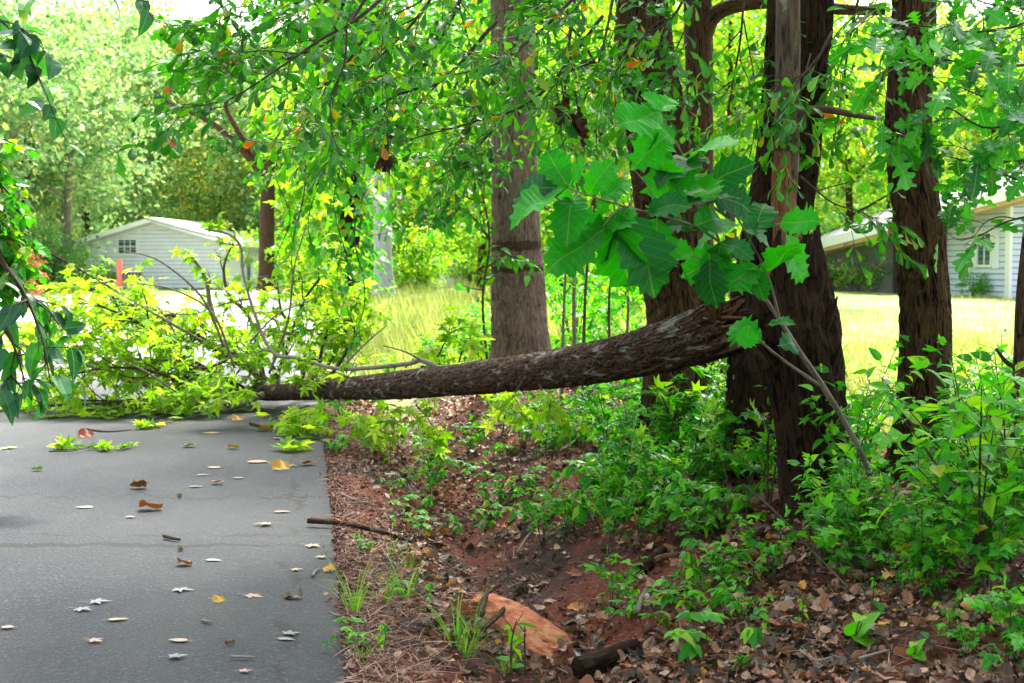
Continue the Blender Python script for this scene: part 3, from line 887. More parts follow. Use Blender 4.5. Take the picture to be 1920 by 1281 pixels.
# ------------------------------------------------------------------ snapped stump
def snapped_stump():
    rows = [(1538, 1015, 8.0, 190), (1534, 960, 8.0, 142), (1528, 880, 8.0, 130), (1519, 780, 8.0, 130), (1506, 680, 8.0, 146), (1490, 600, 8.0, 156), (1484, 530, 8.0, 132), (1482, 470, 8.0, 106), (1484, 430, 8.0, 90)]
    P, r = trunk_path(rows)
    b = P[0]
    root = thing('tree_stump', 'black snapped stump with splintered top where the fallen trunk broke off', 'stump', b)
    rg = np.random.default_rng(3)
    k1, k2 = rg.random(64), rg.random(200)
    def jag(a):
        i = (a / (2 * PI) * 200).astype(int) % 200
        j = (a / (2 * PI) * 22).astype(int) % 64
        return -0.05 + 0.22 * (k1[j] - 0.55) + 0.06 * (k2[i] - 0.5)
    mb = MB()
    V = mb.tube(P - b, r, 190, 330, furrow(22, 0.16, 31, 0.14, 0.10), jag=jag)
    mb.build('trunk', M['bark_black'], root, True)
    # the torn heart inside the rim
    top = V[-1]
    c = top.mean(0) - np.array([0, 0, 0.22])
    mb = MB()
    n = len(top)
    ins = c + (top - top.mean(0)) * 0.9 + np.array([0, 0, 0.14]) + np.stack([np.zeros(n), np.zeros(n), 0.07 * (rg.random(n) - 0.5)], -1)
    vv = np.vstack([ins, c + np.array([0, 0, 0.08])])
    mb.add(vv, [(i, (i + 1) % n, n) for i in range(n)])
    for i in range(16):
        a = rg.uniform(0, 2 * PI); q = rg.uniform(0.02, 0.12)
        p0 = c + np.array([math.cos(a) * q, math.sin(a) * q, -0.05])
        p1 = p0 + np.array([rg.normal(0, 0.02), rg.normal(0, 0.02), rg.uniform(0.12, 0.34)])
        mb.tube(np.array([p0, (p0 + p1) / 2, p1]), np.array([0.018, 0.012, 0.002]), 5)
    mb.build('splinters', M['torn_wood'], root)
    for (a0, b0, a1, b1, w) in [(1548, 620, 1570, 556, 15), (1522, 520, 1527, 462, 16), (1530, 560, 1540, 500, 18), (1440, 580, 1422, 545, 24), (1425, 640, 1392, 600, 34), (1432, 690, 1405, 640, 42), (1560, 700, 1578, 640, 10), (1415, 600, 1385, 585, 20)]:
        p0, p1 = W(a0, b0, 7.84) - b, W(a1, b1, 7.8) - b
        mb = MB()
        mb.tube(np.array([p0, p0 * 0.45 + p1 * 0.55 + rg.normal(0, 0.008, 3), p1]), np.array([w, w * 0.8, w * 0.2]) * 8 / F / 2, 14, 22, furrow(26, 0.25, int(a0)))
        mb.build('torn_edge', M['bark_black'], root, True)
    return root
snapped_stump()

# ------------------------------------------------------------------ the fallen sweetgum
def logD(px):
    t = (px - 470) / (1370 - 470)
    return 1.0 / ((1 - t) / 16.3 + t / 8.1)
def fallen_tree():
    prof = [(466, 737, 26), (520, 736, 33), (600, 731, 38), (680, 727, 46), (750, 722, 56), (830, 715, 60), (900, 708, 66), (980, 699, 71), (1060, 689, 77), (1140, 675, 84), (1210, 660, 92), (1275, 642, 101), (1330, 624, 108), (1372, 608, 112)]
    rows = [(a, b, logD(a), w * 0.93) for a, b, w in prof]
    P, r = trunk_path(rows)
    b = np.array([P[0][0], P[0][1], 0.0])
    root = thing('fallen_tree', 'fallen sweetgum lying from the snapped stump down across the road', 'fallen tree', b)
    rg = np.random.default_rng(21)
    mb = MB()
    kk = rg.random(40)
    def jag(a):
        j = (a / (2 * PI) * 40).astype(int) % 40
        return 0.26 * (kk[j] - 0.5) + 0.05 * np.sin(a * 5 + kk[j]) + 0.06 * np.sin(a)
    V = mb.tube(P - b, r, 120, 620, furrow(30, 0.12, 77, 0.4, 0.07), jag=jag)
    mb.build('trunk', M['bark_log'], root, True)
    mb = MB()
    n = 120
    e = V[-1]; c = e.mean(0)
    ax = unit(P[-1] - P[-2])
    mb.add(np.vstack([c + (e - c) * 0.97 - ax * 0.02, c - ax * 0.12]), [(i, (i + 1) % n, n) for i in range(n)])
    for i in range(18):
        a = int(rg.integers(0, n)); q = rg.uniform(0.25, 0.95)
        p0 = c + (e[a] - c) * q - ax * 0.12
        p1 = p0 + ax * rg.uniform(0.1, 0.3) + rg.normal(0, 0.02, 3)
        mb.tube(np.array([p0, (p0 + p1) / 2, p1]), np.array([0.014, 0.010, 0.002]), 5)
    mb.build('torn_end', M['torn_wood'], root)
    mb = MB()
    e2 = V[0]; c2 = e2.mean(0)
    mb.add(np.vstack([c2 + (e2 - c2) * 1.0 - (P[1] - P[0]) * 0.002, c2 + unit(P[1] - P[0]) * 0.05]), [((i + 1) % n, i, n) for i in range(n)])
    mb.build('cut_end', M['torn_wood'], root)
    # stubs of lost twigs along the trunk
    for i in range(14):
        k = int(rg.integers(3, 13))
        f = rg.random()
        p = P[k - 1] * (1 - f) + P[k] * f - b
        rr = r[k - 1] * (1 - f) + r[k] * f
        d = unit(np.array([rg.normal(0, 0.3), -0.6 + rg.normal(0, 0.6), rg.uniform(-0.8, 0.9)]))
        L = rr + rg.uniform(0.015, 0.06)
        sb = MB()
        sb.tube(np.array([p + d * rr * 0.6, p + d * L * 0.95, p + d * L]), np.array([rr * 0.3, rr * 0.22, rr * 0.12]), 10, 8, furrow(40, 0.2, i))
        sb.build('branch_stub', M['bark_log'], root, True)
    # main branches traced where they lie
    br = [
        [(600, 738, 14.9, 16), (500, 740, 14.3, 17), (440, 762, 14.0, 14), (395, 774, 13.9, 13), (335, 738, 14.0, 11), (235, 712, 14.4, 9), (120, 668, 15.0, 7), (20, 640, 15.5, 4)],
        [(838, 698, 12.4, 10), (790, 676, 12.6, 8), (760, 683, 12.8, 8), (640, 692, 13.5, 7), (560, 672, 14, 7), (510, 660, 14.3, 10), (478, 590, 14.6, 10), (455, 510, 14.9, 9), (452, 465, 15, 8), (430, 440, 15, 6), (385, 430, 15.1, 4)],
        [(480, 700, 15.6, 16), (425, 645, 15.4, 13), (396, 580, 15.2, 10), (385, 520, 15.1, 8), (352, 472, 15, 5)],
        [(500, 715, 15.8, 15), (400, 650, 15.8, 12), (320, 605, 16, 9), (240, 570, 16.2, 7), (170, 540, 16.4, 4)],
        [(470, 690, 16, 12), (360, 600, 16.2, 8), (220, 590, 16.5, 7), (90, 590, 17, 4)],
        [(560, 720, 16, 16), (615, 650, 17, 15), (640, 590, 17.6, 12), (636, 540, 18, 8)],
        [(440, 720, 15, 12), (330, 660, 14.8, 9), (250, 600, 14.6, 7), (150, 560, 14.6, 4)],
        [(420, 735, 15.6, 12), (300, 720, 16.2, 9), (180, 690, 16.6, 7), (60, 660, 17, 4)],
        [(450, 735, 14.8, 10), (380, 715, 14.2, 8), (280, 745, 13.9, 6), (170, 758, 13.9, 4), (50, 762, 14.2, 3)],
        [(520, 700, 15.0, 9), (548, 620, 14.8, 7), (572, 560, 14.8, 5), (600, 520, 15, 3)],
        [(470, 600, 16.5, 9), (430, 555, 16.8, 7), (420, 500, 17, 5), (440, 450, 17.2, 3)],
        [(590, 720, 16.5, 9), (630, 660, 17, 7), (650, 610, 17.4, 4)],
        [(580, 715, 15.2, 9), (605, 650, 15.4, 7), (615, 600, 15.6, 5), (605, 550, 15.8, 3)],
        [(560, 720, 15.4, 9), (570, 650, 15.8, 7), (530, 590, 16, 5), (520, 530, 16.3, 3)],
        [(620, 705, 14.6, 8), (650, 660, 14.8, 6), (665, 620, 15, 4), (650, 580, 15.2, 2)],
        [(400, 745, 14.4, 8), (300, 700, 14.0, 7), (200, 690, 13.8, 5), (90, 715, 13.8, 3)],
        [(430, 745, 15.2, 8), (330, 745, 15, 7), (220, 752, 14.8, 5), (100, 748, 14.8, 3)],
        [(520, 700, 15.2, 8), (470, 660, 15, 7), (380, 690, 14.4, 5), (300, 655, 14.2, 3)],
    ]
    for i, rows in enumerate(br):
        if i != 1:
            rows = [(a_, b_, max(d_, 15.3 + (d_ - 13.8) * 0.6), w_) for a_, b_, d_, w_ in rows]
        Q, q = trunk_path(rows)
        Q[:, 2] = np.maximum(Q[:, 2], gz(Q[:, 0], Q[:, 1]) + 0.03)
        if i != 1 and rows[0][0] < 590:
            f = [0.0, 0.4, 0.8, 0.2, 0.6, 0.9][i % 6]
            Q = np.vstack([P[0] * (1 - f) + P[1] * f + unit(P[1] - P[0]) * 0.03, Q]); q = np.concatenate([[min(q[0] * 1.1, r[0] * 0.75)], q])
        wood, lm = MB(), MB()
        dense = 16 if i in (3, 4, 6, 7, 8) else 11
        grow(wood, lm, rg, Q - b, q[0], q[-1], T_STAR, 0.155, dense if i not in (1, 2, 10) else 7, (0.9 if i not in (1, 2, 10, 11, 12, 13, 14) else 0.42), 0.1, 1, 0.08, 0.35, True, 10, 0.25 if i != 1 else 0.45, None, 0.3, 0.08)
        o = wood.build('branch', M['twig_pale'] if i in (0, 1, 2, 5) else M['twig'], root, True)
        # nothing of the crown sinks into the road
        for k in range(len(lm.v)):
            lm.v[k][:, 2] = np.maximum(lm.v[k][:, 2], 0.03 + 0.02 * np.abs(np.sin(lm.v[k][:, 0] * 17)))
        lm.build('foliage', M['lf_gum'], o)
    # bare twigs that arch out of the leaves
    tw = [[(505, 700, 15.6, 5), (540, 600, 15.4, 4), (552, 500, 15.3, 3), (575, 420, 15.2, 2)], [(440, 690, 15.2, 5), (400, 590, 15, 4), (330, 545, 14.9, 3), (250, 530, 14.8, 2)],
          [(420, 650, 14.9, 5), (380, 560, 14.7, 4), (300, 490, 14.6, 3), (230, 470, 14.6, 1.5)], [(330, 735, 14.6, 4), (260, 690, 14.4, 3), (190, 670, 14.3, 2), (120, 690, 14.3, 1.5)],
          [(470, 640, 14.9, 4), (520, 590, 14.8, 3), (590, 560, 14.7, 2)], [(470, 560, 14.8, 4), (420, 570, 14.8, 3), (350, 590, 14.8, 2), (260, 572, 14.8, 1.5)],
          [(380, 640, 15, 5), (310, 600, 14.8, 4), (240, 560, 14.7, 2), (180, 520, 14.7, 1.5)], [(640, 690, 13.5, 4), (690, 640, 13.4, 3), (725, 610, 13.3, 1.5)], [(790, 676, 12.6, 4), (760, 660, 12.5, 3), (718, 648, 12.5, 2)]]
    for rows in tw:
        Q, q = trunk_path(rows)
        m_ = MB(); m_.tube(Q - b, q * 1.1, 6, 26)
        m_.build('bare_twig', M['twig_pale'], root, True)
    # fresh shoots hanging along the trunk
    for (a, bb, d, dx, dz) in [(620, 750, 13.4, -0.2, -0.1), (700, 770, 13, -0.1, -0.2), (980, 715, 9.6, -0.1, -0.15), (1010, 720, 9.55, 0.1, -0.2), (760, 690, 13.2, 0.3, 0.3), (860, 680, 12, 0.1, 0.3), (560, 790, 13.3, 0.1, -0.05), (660, 800, 12.6, 0.3, 0.0), (740, 790, 12.2, -0.2, 0.0), (580, 760, 14, -0.3, -0.1), (820, 670, 12.2, 0.2, 0.35), (520, 770, 13.6, 0.2, -0.1), (640, 730, 13.6, 0.1, 0.2), (700, 740, 13.2, 0.15, -0.1), (600, 720, 14, -0.1, 0.25), (550, 735, 14, 0.1, 0.2), (490, 745, 14.2, -0.2, 0.15), (430, 765, 14, -0.15, 0.1), (680, 790, 12.4, -0.1, 0.1), (780, 760, 12.2, 0.15, -0.15)]:
        p0 = W(a, bb, d) - b
        wood, lm = MB(), MB()
        p1 = p0 + np.array([dx, -0.1, dz]) * 0.6
        p2 = p1 + np.array([dx * 0.6, -0.15, dz * 0.3 - 0.05])
        grow(wood, lm, rg, np.array([p0, p1, p2]), 0.008, 0.003, T_STAR, 0.16, 5, 0.36, 0.065, 0, 0.1, 0.4, True, 5)
        o = wood.build('shoot', M['twig'], root)
        for k in range(len(lm.v)):
            w_ = lm.v[k] + b
            lm.v[k][:, 2] = np.maximum(lm.v[k][:, 2], gz(w_[:, 0], w_[:, 1], False) + 0.02)
        lm.build('foliage', M['lf_gum'], o)
    return root
fallen_tree()

# ------------------------------------------------------------------ houses
m_siding = plain_mat('siding_grey', (0.74, 0.76, 0.84), 0.5, 0.4, 0.06, 2.0)
m_sidw = plain_mat('siding_white', (0.62, 0.68, 0.84), 0.5, 0.4, 0.06, 2.0)
m_lapshadow = plain_mat('siding_lap_shadow', (0.40, 0.41, 0.46), 0.6, 0.2, 0.1, 3.0)  # dark tones for the shadow lines painted on the siding
m_lapshadow2 = plain_mat('siding_lap_shadow_dark', (0.2, 0.21, 0.25), 0.6, 0.2, 0.1, 3.0)
m_white = plain_mat('white_paint', (0.8, 0.8, 0.78), 0.45, 0.4, 0.04, 3.0)
m_shingle = plain_mat('shingle', (0.10, 0.10, 0.115), 0.8, 0.3, 0.35, 14.0, 0.01)
m_roofwhite = plain_mat('roof_metal', (0.86, 0.86, 0.84), 0.5, 0.4, 0.05, 2.0)
m_glass = plain_mat('window_glass', (0.05, 0.11, 0.11), 0.08, 0.8, 0.2, 1.0)
m_tan = plain_mat('tan_wood', (0.5, 0.32, 0.16), 0.6, 0.3, 0.15, 4.0)
m_block = plain_mat('foundation_block', (0.34, 0.27, 0.22), 0.85, 0.2, 0.2, 6.0)
m_tarp = plain_mat('grey_tarp', (0.13, 0.13, 0.135), 0.6, 0.3, 0.15, 1.2, 0.08)
m_dark = plain_mat('dark_metal', (0.03, 0.03, 0.035), 0.4, 0.5, 0.2, 4.0)
m_redwood = plain_mat('red_wood', (0.45, 0.12, 0.07), 0.6, 0.3, 0.2, 6.0)
m_fence = plain_mat('fence_wood', (0.16, 0.13, 0.11), 0.8, 0.2, 0.25, 6.0)

def siding_wall(mb, p0, u, length, height, topf=None, step=0.19, n=None):
    """lapped boards: each board a slanted strip, cut under the roof line"""
    u = np.asarray(u, float)
    n = np.array([u[1], -u[0], 0.0]) if n is None else np.asarray(n, float)
    z = 0.0
    while z < height - 1e-3:
        z2 = min(z + step, height)
        a, b = 0.0, length
        if topf is not None:
            a, b = topf(z2)
            if b - a < 0.1:
                break
        q = [p0 + u * a + n * 0.03 + [0, 0, z], p0 + u * b + n * 0.03 + [0, 0, z], p0 + u * b + n * 0.006 + [0, 0, z2], p0 + u * a + n * 0.006 + [0, 0, z2],
             p0 + u * a + n * 0.006 + [0, 0, z], p0 + u * b + n * 0.006 + [0, 0, z]]
        mb.add(q, [(0, 1, 2, 3), (4, 5, 1, 0)])
        d = n * 0.0335  # dark strip on each board front paints the lap's shadow line
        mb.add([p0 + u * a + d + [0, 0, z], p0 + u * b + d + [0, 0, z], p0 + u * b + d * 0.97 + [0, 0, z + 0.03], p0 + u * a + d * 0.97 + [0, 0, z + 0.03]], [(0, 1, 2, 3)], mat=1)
        z = z2

def window_part(root, c, u, w, h, cols, rows, shutters=False, frame_w=0.09):
    u = np.asarray(u, float)
    n = np.array([u[1], -u[0], 0.0])
    rz = math.atan2(u[1], u[0])
    f = MB()
    for sx in (-1, 1):
        f.box(c + u * sx * (w / 2 + frame_w / 2) + n * 0.05, (frame_w, 0.07, h + 2 * frame_w), rz)
    for sz in (-1, 1):
        f.box(c + np.array([0, 0, sz * (h / 2 + frame_w / 2)]) + n * 0.05, (w - 0.004, 0.066, frame_w), rz)
    for i in range(1, cols):
        f.box(c + u * (-w / 2 + w * i / cols) + n * 0.045, (0.035, 0.03, h - 0.004), rz)
    for j in range(1, rows):
        f.box(c + np.array([0, 0, -h / 2 + h * j / rows]) + n * 0.047, (w - 0.006, 0.028, 0.04), rz)
    fo = f.build('window', m_white, root)
    MB().box(c + n * 0.02, (w, 0.02, h), rz).build('pane', m_glass, fo)
    if shutters:
        for sx in (-1, 1):
            s = MB()
            cc = c + u * sx * (w / 2 + frame_w + 0.2) + n * 0.05
            s.box(cc, (0.34, 0.05, h + 0.25), rz)
            for k in range(8):
                s.box(cc + n * 0.03 + np.array([0, 0, -h / 2 + h * (k + 0.5) / 8]), (0.26, 0.02, 0.05), rz, rx=0.0)
            s.build('shutter', m_siding, root)

def left_house():
    D = 75.0
    bl, brt = W(163, 538, D), W(424, 538, D - 0.8)
    zb = float(gz((bl[0] + brt[0]) / 2, D, False)) + 0.05
    p0 = np.array([bl[0], bl[1], zb]); p1 = np.array([brt[0], brt[1], zb])
    root = thing('house', 'low grey sided house with white gabled roof behind the fallen crown', 'house', p0)
    Lw = float(np.linalg.norm(p1 - p0)); u = (p1 - p0) / Lw
    n = np.array([u[1], -u[0], 0]); dep = 12.0
    o = np.zeros(3)
    h_eave = W(300, 457, D)[2] - zb
    h_ridge = W(300, 418, D)[2] - zb
    def topf(z):
        if z <= h_eave: return 0, Lw
        t = (z - h_eave) / (h_ridge - h_eave)
        return Lw / 2 * t, Lw - Lw / 2 * t
    mb = MB()
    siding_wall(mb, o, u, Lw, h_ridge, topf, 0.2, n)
    side = -n
    mb.prism([(0, 0), (Lw, 0), (Lw, h_eave), (Lw / 2, h_ridge), (0, h_eave)], o, u, (0, 0, 1), side, dep)
    mb.build('wall', [m_siding, m_lapshadow], root)
    MB().box(u * Lw / 2 - n * dep / 2 + np.array([0, 0, -0.25]), (Lw - 0.02, dep - 0.02, 0.5), math.atan2(u[1], u[0])).build('foundation', m_block, root)
    rz = math.atan2(u[1], u[0])
    for a in (0.07, Lw - 0.07):
        f = MB()
        f.box(u * a + n * 0.035 + np.array([0, 0, h_eave / 2 - 0.08]), (0.17, 0.06, h_eave - 0.16), rz)
        f.build('corner_trim', m_white, root)
    # roof: two slabs with a deep overhang and white edges
    ov, ovf = 0.65, 0.75
    sl = (h_ridge - h_eave) / (Lw / 2)
    for sgn, nm in ((0, 'roof'), (1, 'roof')):
        xa = -ov if sgn == 0 else Lw + ov
        za = h_eave - sl * ov
        t = 0.26
        poly = [(xa, za + 0.02), (Lw / 2, h_ridge + 0.02), (Lw / 2, h_ridge + t), (xa, za + t)]
        if sgn: poly = poly[::-1]
        r = MB()
        r.prism(poly, o + n * ovf, u, (0, 0, 1), -n, dep + ovf * 2)
        r.build(nm, m_roofwhite, root)
    window_part(root, u * Lw * ((241 - 163) / 261.0) + np.array([0, 0, W(241, 463, D)[2] - zb]), u, 0.95, 0.72, 3, 2)
    # porch post and its rail beside the left wall
    pm = MB()
    pm.box(u * -0.5 - n * 1.6 + np.array([0, 0, h_eave / 2 - 0.2]), (0.16, 0.16, h_eave - 0.1), rz)
    pm.build('porch_post', m_white, root)
    return root
left_house()

def right_house():
    """carport with a grey tarp, then a white sided wing with a shuttered window"""
    A = W(1522, 556, 56); B = W(1775, 552, 50.5); C = W(1893, 549, 47)
    zb = float(gz(B[0], B[1], False)) - 0.05
    pa, pb, pc = (np.array([q[0], q[1], zb]) for q in (A, B, C))
    root = thing('house', 'white sided house with tarped carport beyond the lawn on the right', 'house', pb)
    pa, pc = pa - pb, pc - pb
    up = np.array([0, 0, 1.0])
    ub = pc / np.linalg.norm(pc); Lb = float(np.linalg.norm(pc))
    n = np.array([ub[1], -ub[0], 0])
    hB = W(1775, 420, 50.5)[2] - zb
    hC = W(1893, 385, 47)[2] - zb
    rz = math.atan2(ub[1], ub[0])
    mb = MB()
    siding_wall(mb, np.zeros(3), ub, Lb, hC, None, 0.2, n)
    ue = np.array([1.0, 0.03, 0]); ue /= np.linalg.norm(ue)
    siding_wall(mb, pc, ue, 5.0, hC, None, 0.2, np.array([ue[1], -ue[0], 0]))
    for p, u_, L in ((np.zeros(3), ub, Lb), (pc, ue, 5.0)):
        nn = np.array([u_[1], -u_[0], 0])
        q = [p, p + u_ * L, p + u_ * L + up * hC, p + up * hC]
        mb.prism([(0, 0), (L, 0), (L, hC), (0, hC)], p, u_, up, -nn, 0.2)
    mb.build('wall', [m_sidw, m_lapshadow2], root)
    MB().box(pc + ub * 0.0 + n * 0.06 + up * hC / 2, (0.24, 0.12, hC - 0.01), rz).build('corner_post', m_white, root)
    window_part(root, ub * Lb * 0.62 + up * (W(1828, 468, 49)[2] - zb), ub, 0.75, 1.05, 2, 1, True)
    # carport: tarp with folds hung under the edge board, black posts
    ua = -pa / np.linalg.norm(pa); La = float(np.linalg.norm(pa))
    na = np.array([ua[1], -ua[0], 0])
    hA = W(1530, 483, 56)[2] - zb
    nx, nz = 70, 30
    X, Zt = np.meshgrid(np.linspace(0, 1, nx), np.linspace(0, 1, nz))
    top = hA + (hB - hA) * X
    fold = 0.16 * (fbm(np.stack([X * 6, Zt * 3.0 - X * 2.5, X * 0], -1), 4, 4) - 0.5) + 0.12 * np.exp(-((Zt - 0.42 - 0.45 * X ** 2) / 0.05) ** 2)
    V = pa + X[..., None] * La * ua + (Zt * top)[..., None] * up + fold[..., None] * na
    i = np.arange(nz - 1)[:, None] * nx; j = np.arange(nx - 1)[None, :]
    q = np.stack([i + j, i + j + 1, i + nx + j + 1, i + nx + j], -1).reshape(-1, 4)
    t = MB(); t.add(V.reshape(-1, 3), loops=q.reshape(-1), totals=np.full(len(q), 4))
    t.build('tarp', m_tarp, root, True)
    for f_ in (0.02, 0.66, 0.985):
        MB().box(pa + ua * La * f_ + na * 0.16 + up * (hA + (hB - hA) * f_) / 2, (0.13, 0.1, hA + (hB - hA) * f_), rz).build('carport_post', m_dark, root)
    # roof: one plane rising away from the eave, tan soffit below a white edge board
    e0 = pa - ua * 0.4 + na * 0.5 + up * (hA + 0.1)
    e1 = pc + ub * 4.0 + n * 0.5 + up * (hC + 0.55)
    d = e1 - e0
    Le = float(np.linalg.norm(d)); d = d / Le
    back = unit(np.array([-na[0] * 1.0, -na[1] * 1.0, 0.30]))
    fb = MB()
    fb.prism([(0, 0), (Le, 0), (Le, 0.34), (0, 0.34)], e0, d, up, -na, 0.05)
    fb.build('edge_board', m_white, root)
    so = MB()
    so.prism([(0, -0.14), (Le, -0.14), (Le, -0.004), (0, -0.004)], e0 - na * 0.06, d, up, -na, 0.5)
    so.build('soffit', m_tan, root)
    rf = MB()
    p = e0 + up * 0.345
    rf.add([p, p + d * Le, p + d * Le + back * 6, p + back * 6, p - up * 0.06 - na * 0.06, p + d * Le - up * 0.06 - na * 0.06, p + d * Le + back * 6 - up * 0.06, p + back * 6 - up * 0.06],
           [(0, 1, 2, 3), (7, 6, 5, 4), (0, 4, 5, 1), (3, 2, 6, 7), (0, 3, 7, 4), (1, 5, 6, 2)])
    rf.build('roof', m_shingle, root)
    return root
right_house()

def letter_box():
    D = 62
    c = W(228, 540, D); c[2] = gz(c[0], c[1], False)
    root = thing('mailbox', 'black mailbox carried on a red wooden post frame by the drive', 'mailbox', c)
    k = D / F
    f = MB()
    f.box((-3 * k, 0, 0.8), (9 * k, 0.2, 1.6))
    f.box((10 * k, 0, 0.62), (48 * k, 0.14, 8 * k))
    f.box((24 * k, 0, 0.3), (7 * k, 0.18, 0.6))
    f.build('post', m_redwood, root)
    b = MB()
    prof = [(-0.42, 0), (0.42, 0), (0.42, 0.2), (0.3, 0.36), (0, 0.42), (-0.3, 0.36), (-0.42, 0.2)]
    b.prism([(x * 0.55, z * 0.9) for x, z in prof], (4 * k, 0.0, 0.72), (0, 1, 0), (0, 0, 1), (1, 0, 0), 34 * k)
    b.build('box', m_dark, root)
letter_box()

def small_fence():
    D = 78
    p0, p1 = W(426, 540, D), W(470, 540, D)
    z = float(gz(p0[0], D, False))
    root = thing('fence', 'short dark board fence beside the grey house', 'fence', (p0[0], p0[1], z))
    L = p1[0] - p0[0]
    m = MB()
    for i in range(14):
        x = L * (i + 0.5) / 14
        m.box((x, 0, 0.85), (L / 14 * 0.85, 0.03, 1.7 + 0.04 * math.sin(i * 5)))
    m.build('boards', m_fence, root)
    for zz in (0.4, 1.4):
        MB().box((L / 2, 0.06, zz), (L, 0.06, 0.1)).build('rail', m_fence, root)
small_fence()

def covered_car():
    D = 62
    c = W(846, 530, D); c[2] = gz(c[0], c[1], False)
    m = MB()
    nu, nv = 30, 12
    U, V_ = np.meshgrid(np.linspace(0, 2 * PI, nu, endpoint=False), np.linspace(0, 1, nv))
    prof = np.cos(V_ * PI / 2) ** 0.35
    X = np.cos(U) * prof * 1.05; Yv = np.sin(U) * prof * 2.0
    X = np.sign(X) * np.abs(X / 1.05) ** 0.7 * 1.05
    Z = np.sin(V_ * PI / 2) ** 0.8 * (1.25 + 0.12 * np.cos(U * 2))
    Z = Z + 0.04 * (fbm(np.stack([X * 3, Yv * 3, Z * 3], -1), 2, 2) - 0.5)
    i = np.arange(nv - 1)[:, None] * nu; j = np.arange(nu)[None, :]; j2 = (j + 1) % nu
    q = np.stack([i + j, i + j2, i + nu + j2, i + nu + j], -1).reshape(-1, 4)
    m.add(np.stack([X, Yv, Z], -1).reshape(-1, 3), loops=q.reshape(-1), totals=np.full(len(q), 4))
    o = m.build('parked_car', m_white, None, True)
    o.location = c
    tag(o, 'white car under a pale cover, small at the far edge of the lawn', 'car')
covered_car()

_m = MB()
_a, _b = W(120, 352, 72), W(640, 470, 66)
_pts = np.array([_a * (1 - t) + _b * t - np.array([0, 0, 1.2 * 4 * t * (1 - t) * 0.6]) for t in np.linspace(0, 1, 14)])
_m.tube(_pts, np.full(14, 0.022), 5)
tag(_m.build('power_line', m_dark), 'thin overhead wire sagging above the grey house roof', 'wire')

# ------------------------------------------------------------------ far trees
rg = np.random.default_rng(99)
TREE_KINDS = {}
def tree_kind(key, lm, bark, seed, h, rad, lo, ncl, per, size, clump=0.24):
    """build a tree once; later copies share its meshes"""
    root = thing('leafy_tree', 'x', 'tree', (0, 0, 0))
    r_ = np.random.default_rng(seed)
    mb = MB()
    top = np.array([r_.normal(0, 0.4), r_.normal(0, 0.4), h * 0.85])
    mb.tube(np.array([[0, 0, -0.3], [r_.normal(0, .1), 0, h * 0.3], top]), np.array([h * 0.017, h * 0.012, h * 0.003]), 12, 24, furrow(8, 0.12, seed))
    for i in range(9):
        t = r_.uniform(max(0.2, lo * 0.7), 0.8)
        a = r_.uniform(0, 2 * PI)
        p = np.array([0, 0, h * t]); e = p + np.array([math.cos(a), math.sin(a), 0.55]) * rad * r_.uniform(0.5, 0.85)
        mb.tube(np.array([p, (p + e) / 2 + np.array([0, 0, -0.1]), e]), np.array([h * 0.006, h * 0.004, 0.01]), 6, 8)
    mb.build('trunk', bark, root, True)
    crown_mesh('crown', lm, seed, rad, h * lo, h, ncl, per, size, root, clump=clump)
    TREE_KINDS[key] = [root, False]

tree_kind('lime_a', M['lf_lime'], M['bark_brown'], 201, 13, 4.6, 0.16, 120, 90, 0.24)
tree_kind('lime_b', M['lf_lime'], M['bark_brown'], 202, 11, 3.8, 0.22, 100, 90, 0.2)
tree_kind('mint_a', M['lf_mint'], M['bark_grey'], 203, 16, 5.6, 0.10, 140, 95, 0.3)
tree_kind('mint_b', M['lf_mint'], M['bark_grey'], 204, 13, 5.0, 0.12, 120, 95, 0.28)
tree_kind('yell_a', M['lf_yellow'], M['bark_brown'], 205, 14, 5.0, 0.16, 120, 90, 0.27)
tree_kind('deep_a', M['lf_deep'], M['bark_dark'], 206, 17, 5.4, 0.08, 150, 95, 0.3)
tree_kind('canopy_a', M['lf_canopy'], M['bark_dark'], 207, 12, 4.2, 0.25, 110, 95, 0.2)

def far_tree(key, px, D, label, sc=1.0, group=None, sz=1.0):
    root, used = TREE_KINDS[key]
    o = root if not used else copy_tree(root)
    TREE_KINDS[key][1] = True
    p = W(px, 520, D)
    o.location = (p[0], D, float(gz(p[0], D, False)))
    o.rotation_euler = (0, 0, rg.uniform(0, 2 * PI))
    o.scale = (sc, sc, sc * sz)
    o['label'] = label
    if group: o['group'] = group
    return o

GW = 'trees of the wood behind the lawn'
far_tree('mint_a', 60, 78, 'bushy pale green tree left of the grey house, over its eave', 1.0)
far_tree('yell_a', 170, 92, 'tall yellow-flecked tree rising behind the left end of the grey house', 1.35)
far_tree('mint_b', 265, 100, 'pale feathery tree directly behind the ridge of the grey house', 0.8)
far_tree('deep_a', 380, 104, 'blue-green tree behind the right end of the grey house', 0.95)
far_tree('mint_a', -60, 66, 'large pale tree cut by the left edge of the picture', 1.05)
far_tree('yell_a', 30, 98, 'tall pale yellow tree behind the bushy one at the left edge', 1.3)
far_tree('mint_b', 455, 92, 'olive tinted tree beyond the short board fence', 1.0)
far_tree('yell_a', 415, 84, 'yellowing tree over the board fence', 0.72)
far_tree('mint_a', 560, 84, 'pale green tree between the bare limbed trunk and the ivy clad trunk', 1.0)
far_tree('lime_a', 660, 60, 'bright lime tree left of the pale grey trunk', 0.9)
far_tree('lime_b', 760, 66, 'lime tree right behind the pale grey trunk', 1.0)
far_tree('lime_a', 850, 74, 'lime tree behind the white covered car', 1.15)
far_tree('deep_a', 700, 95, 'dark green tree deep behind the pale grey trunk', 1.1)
far_tree('lime_b', 900, 48, 'lime tree just left of the stout grey trunk, on the lawn edge', 0.9)
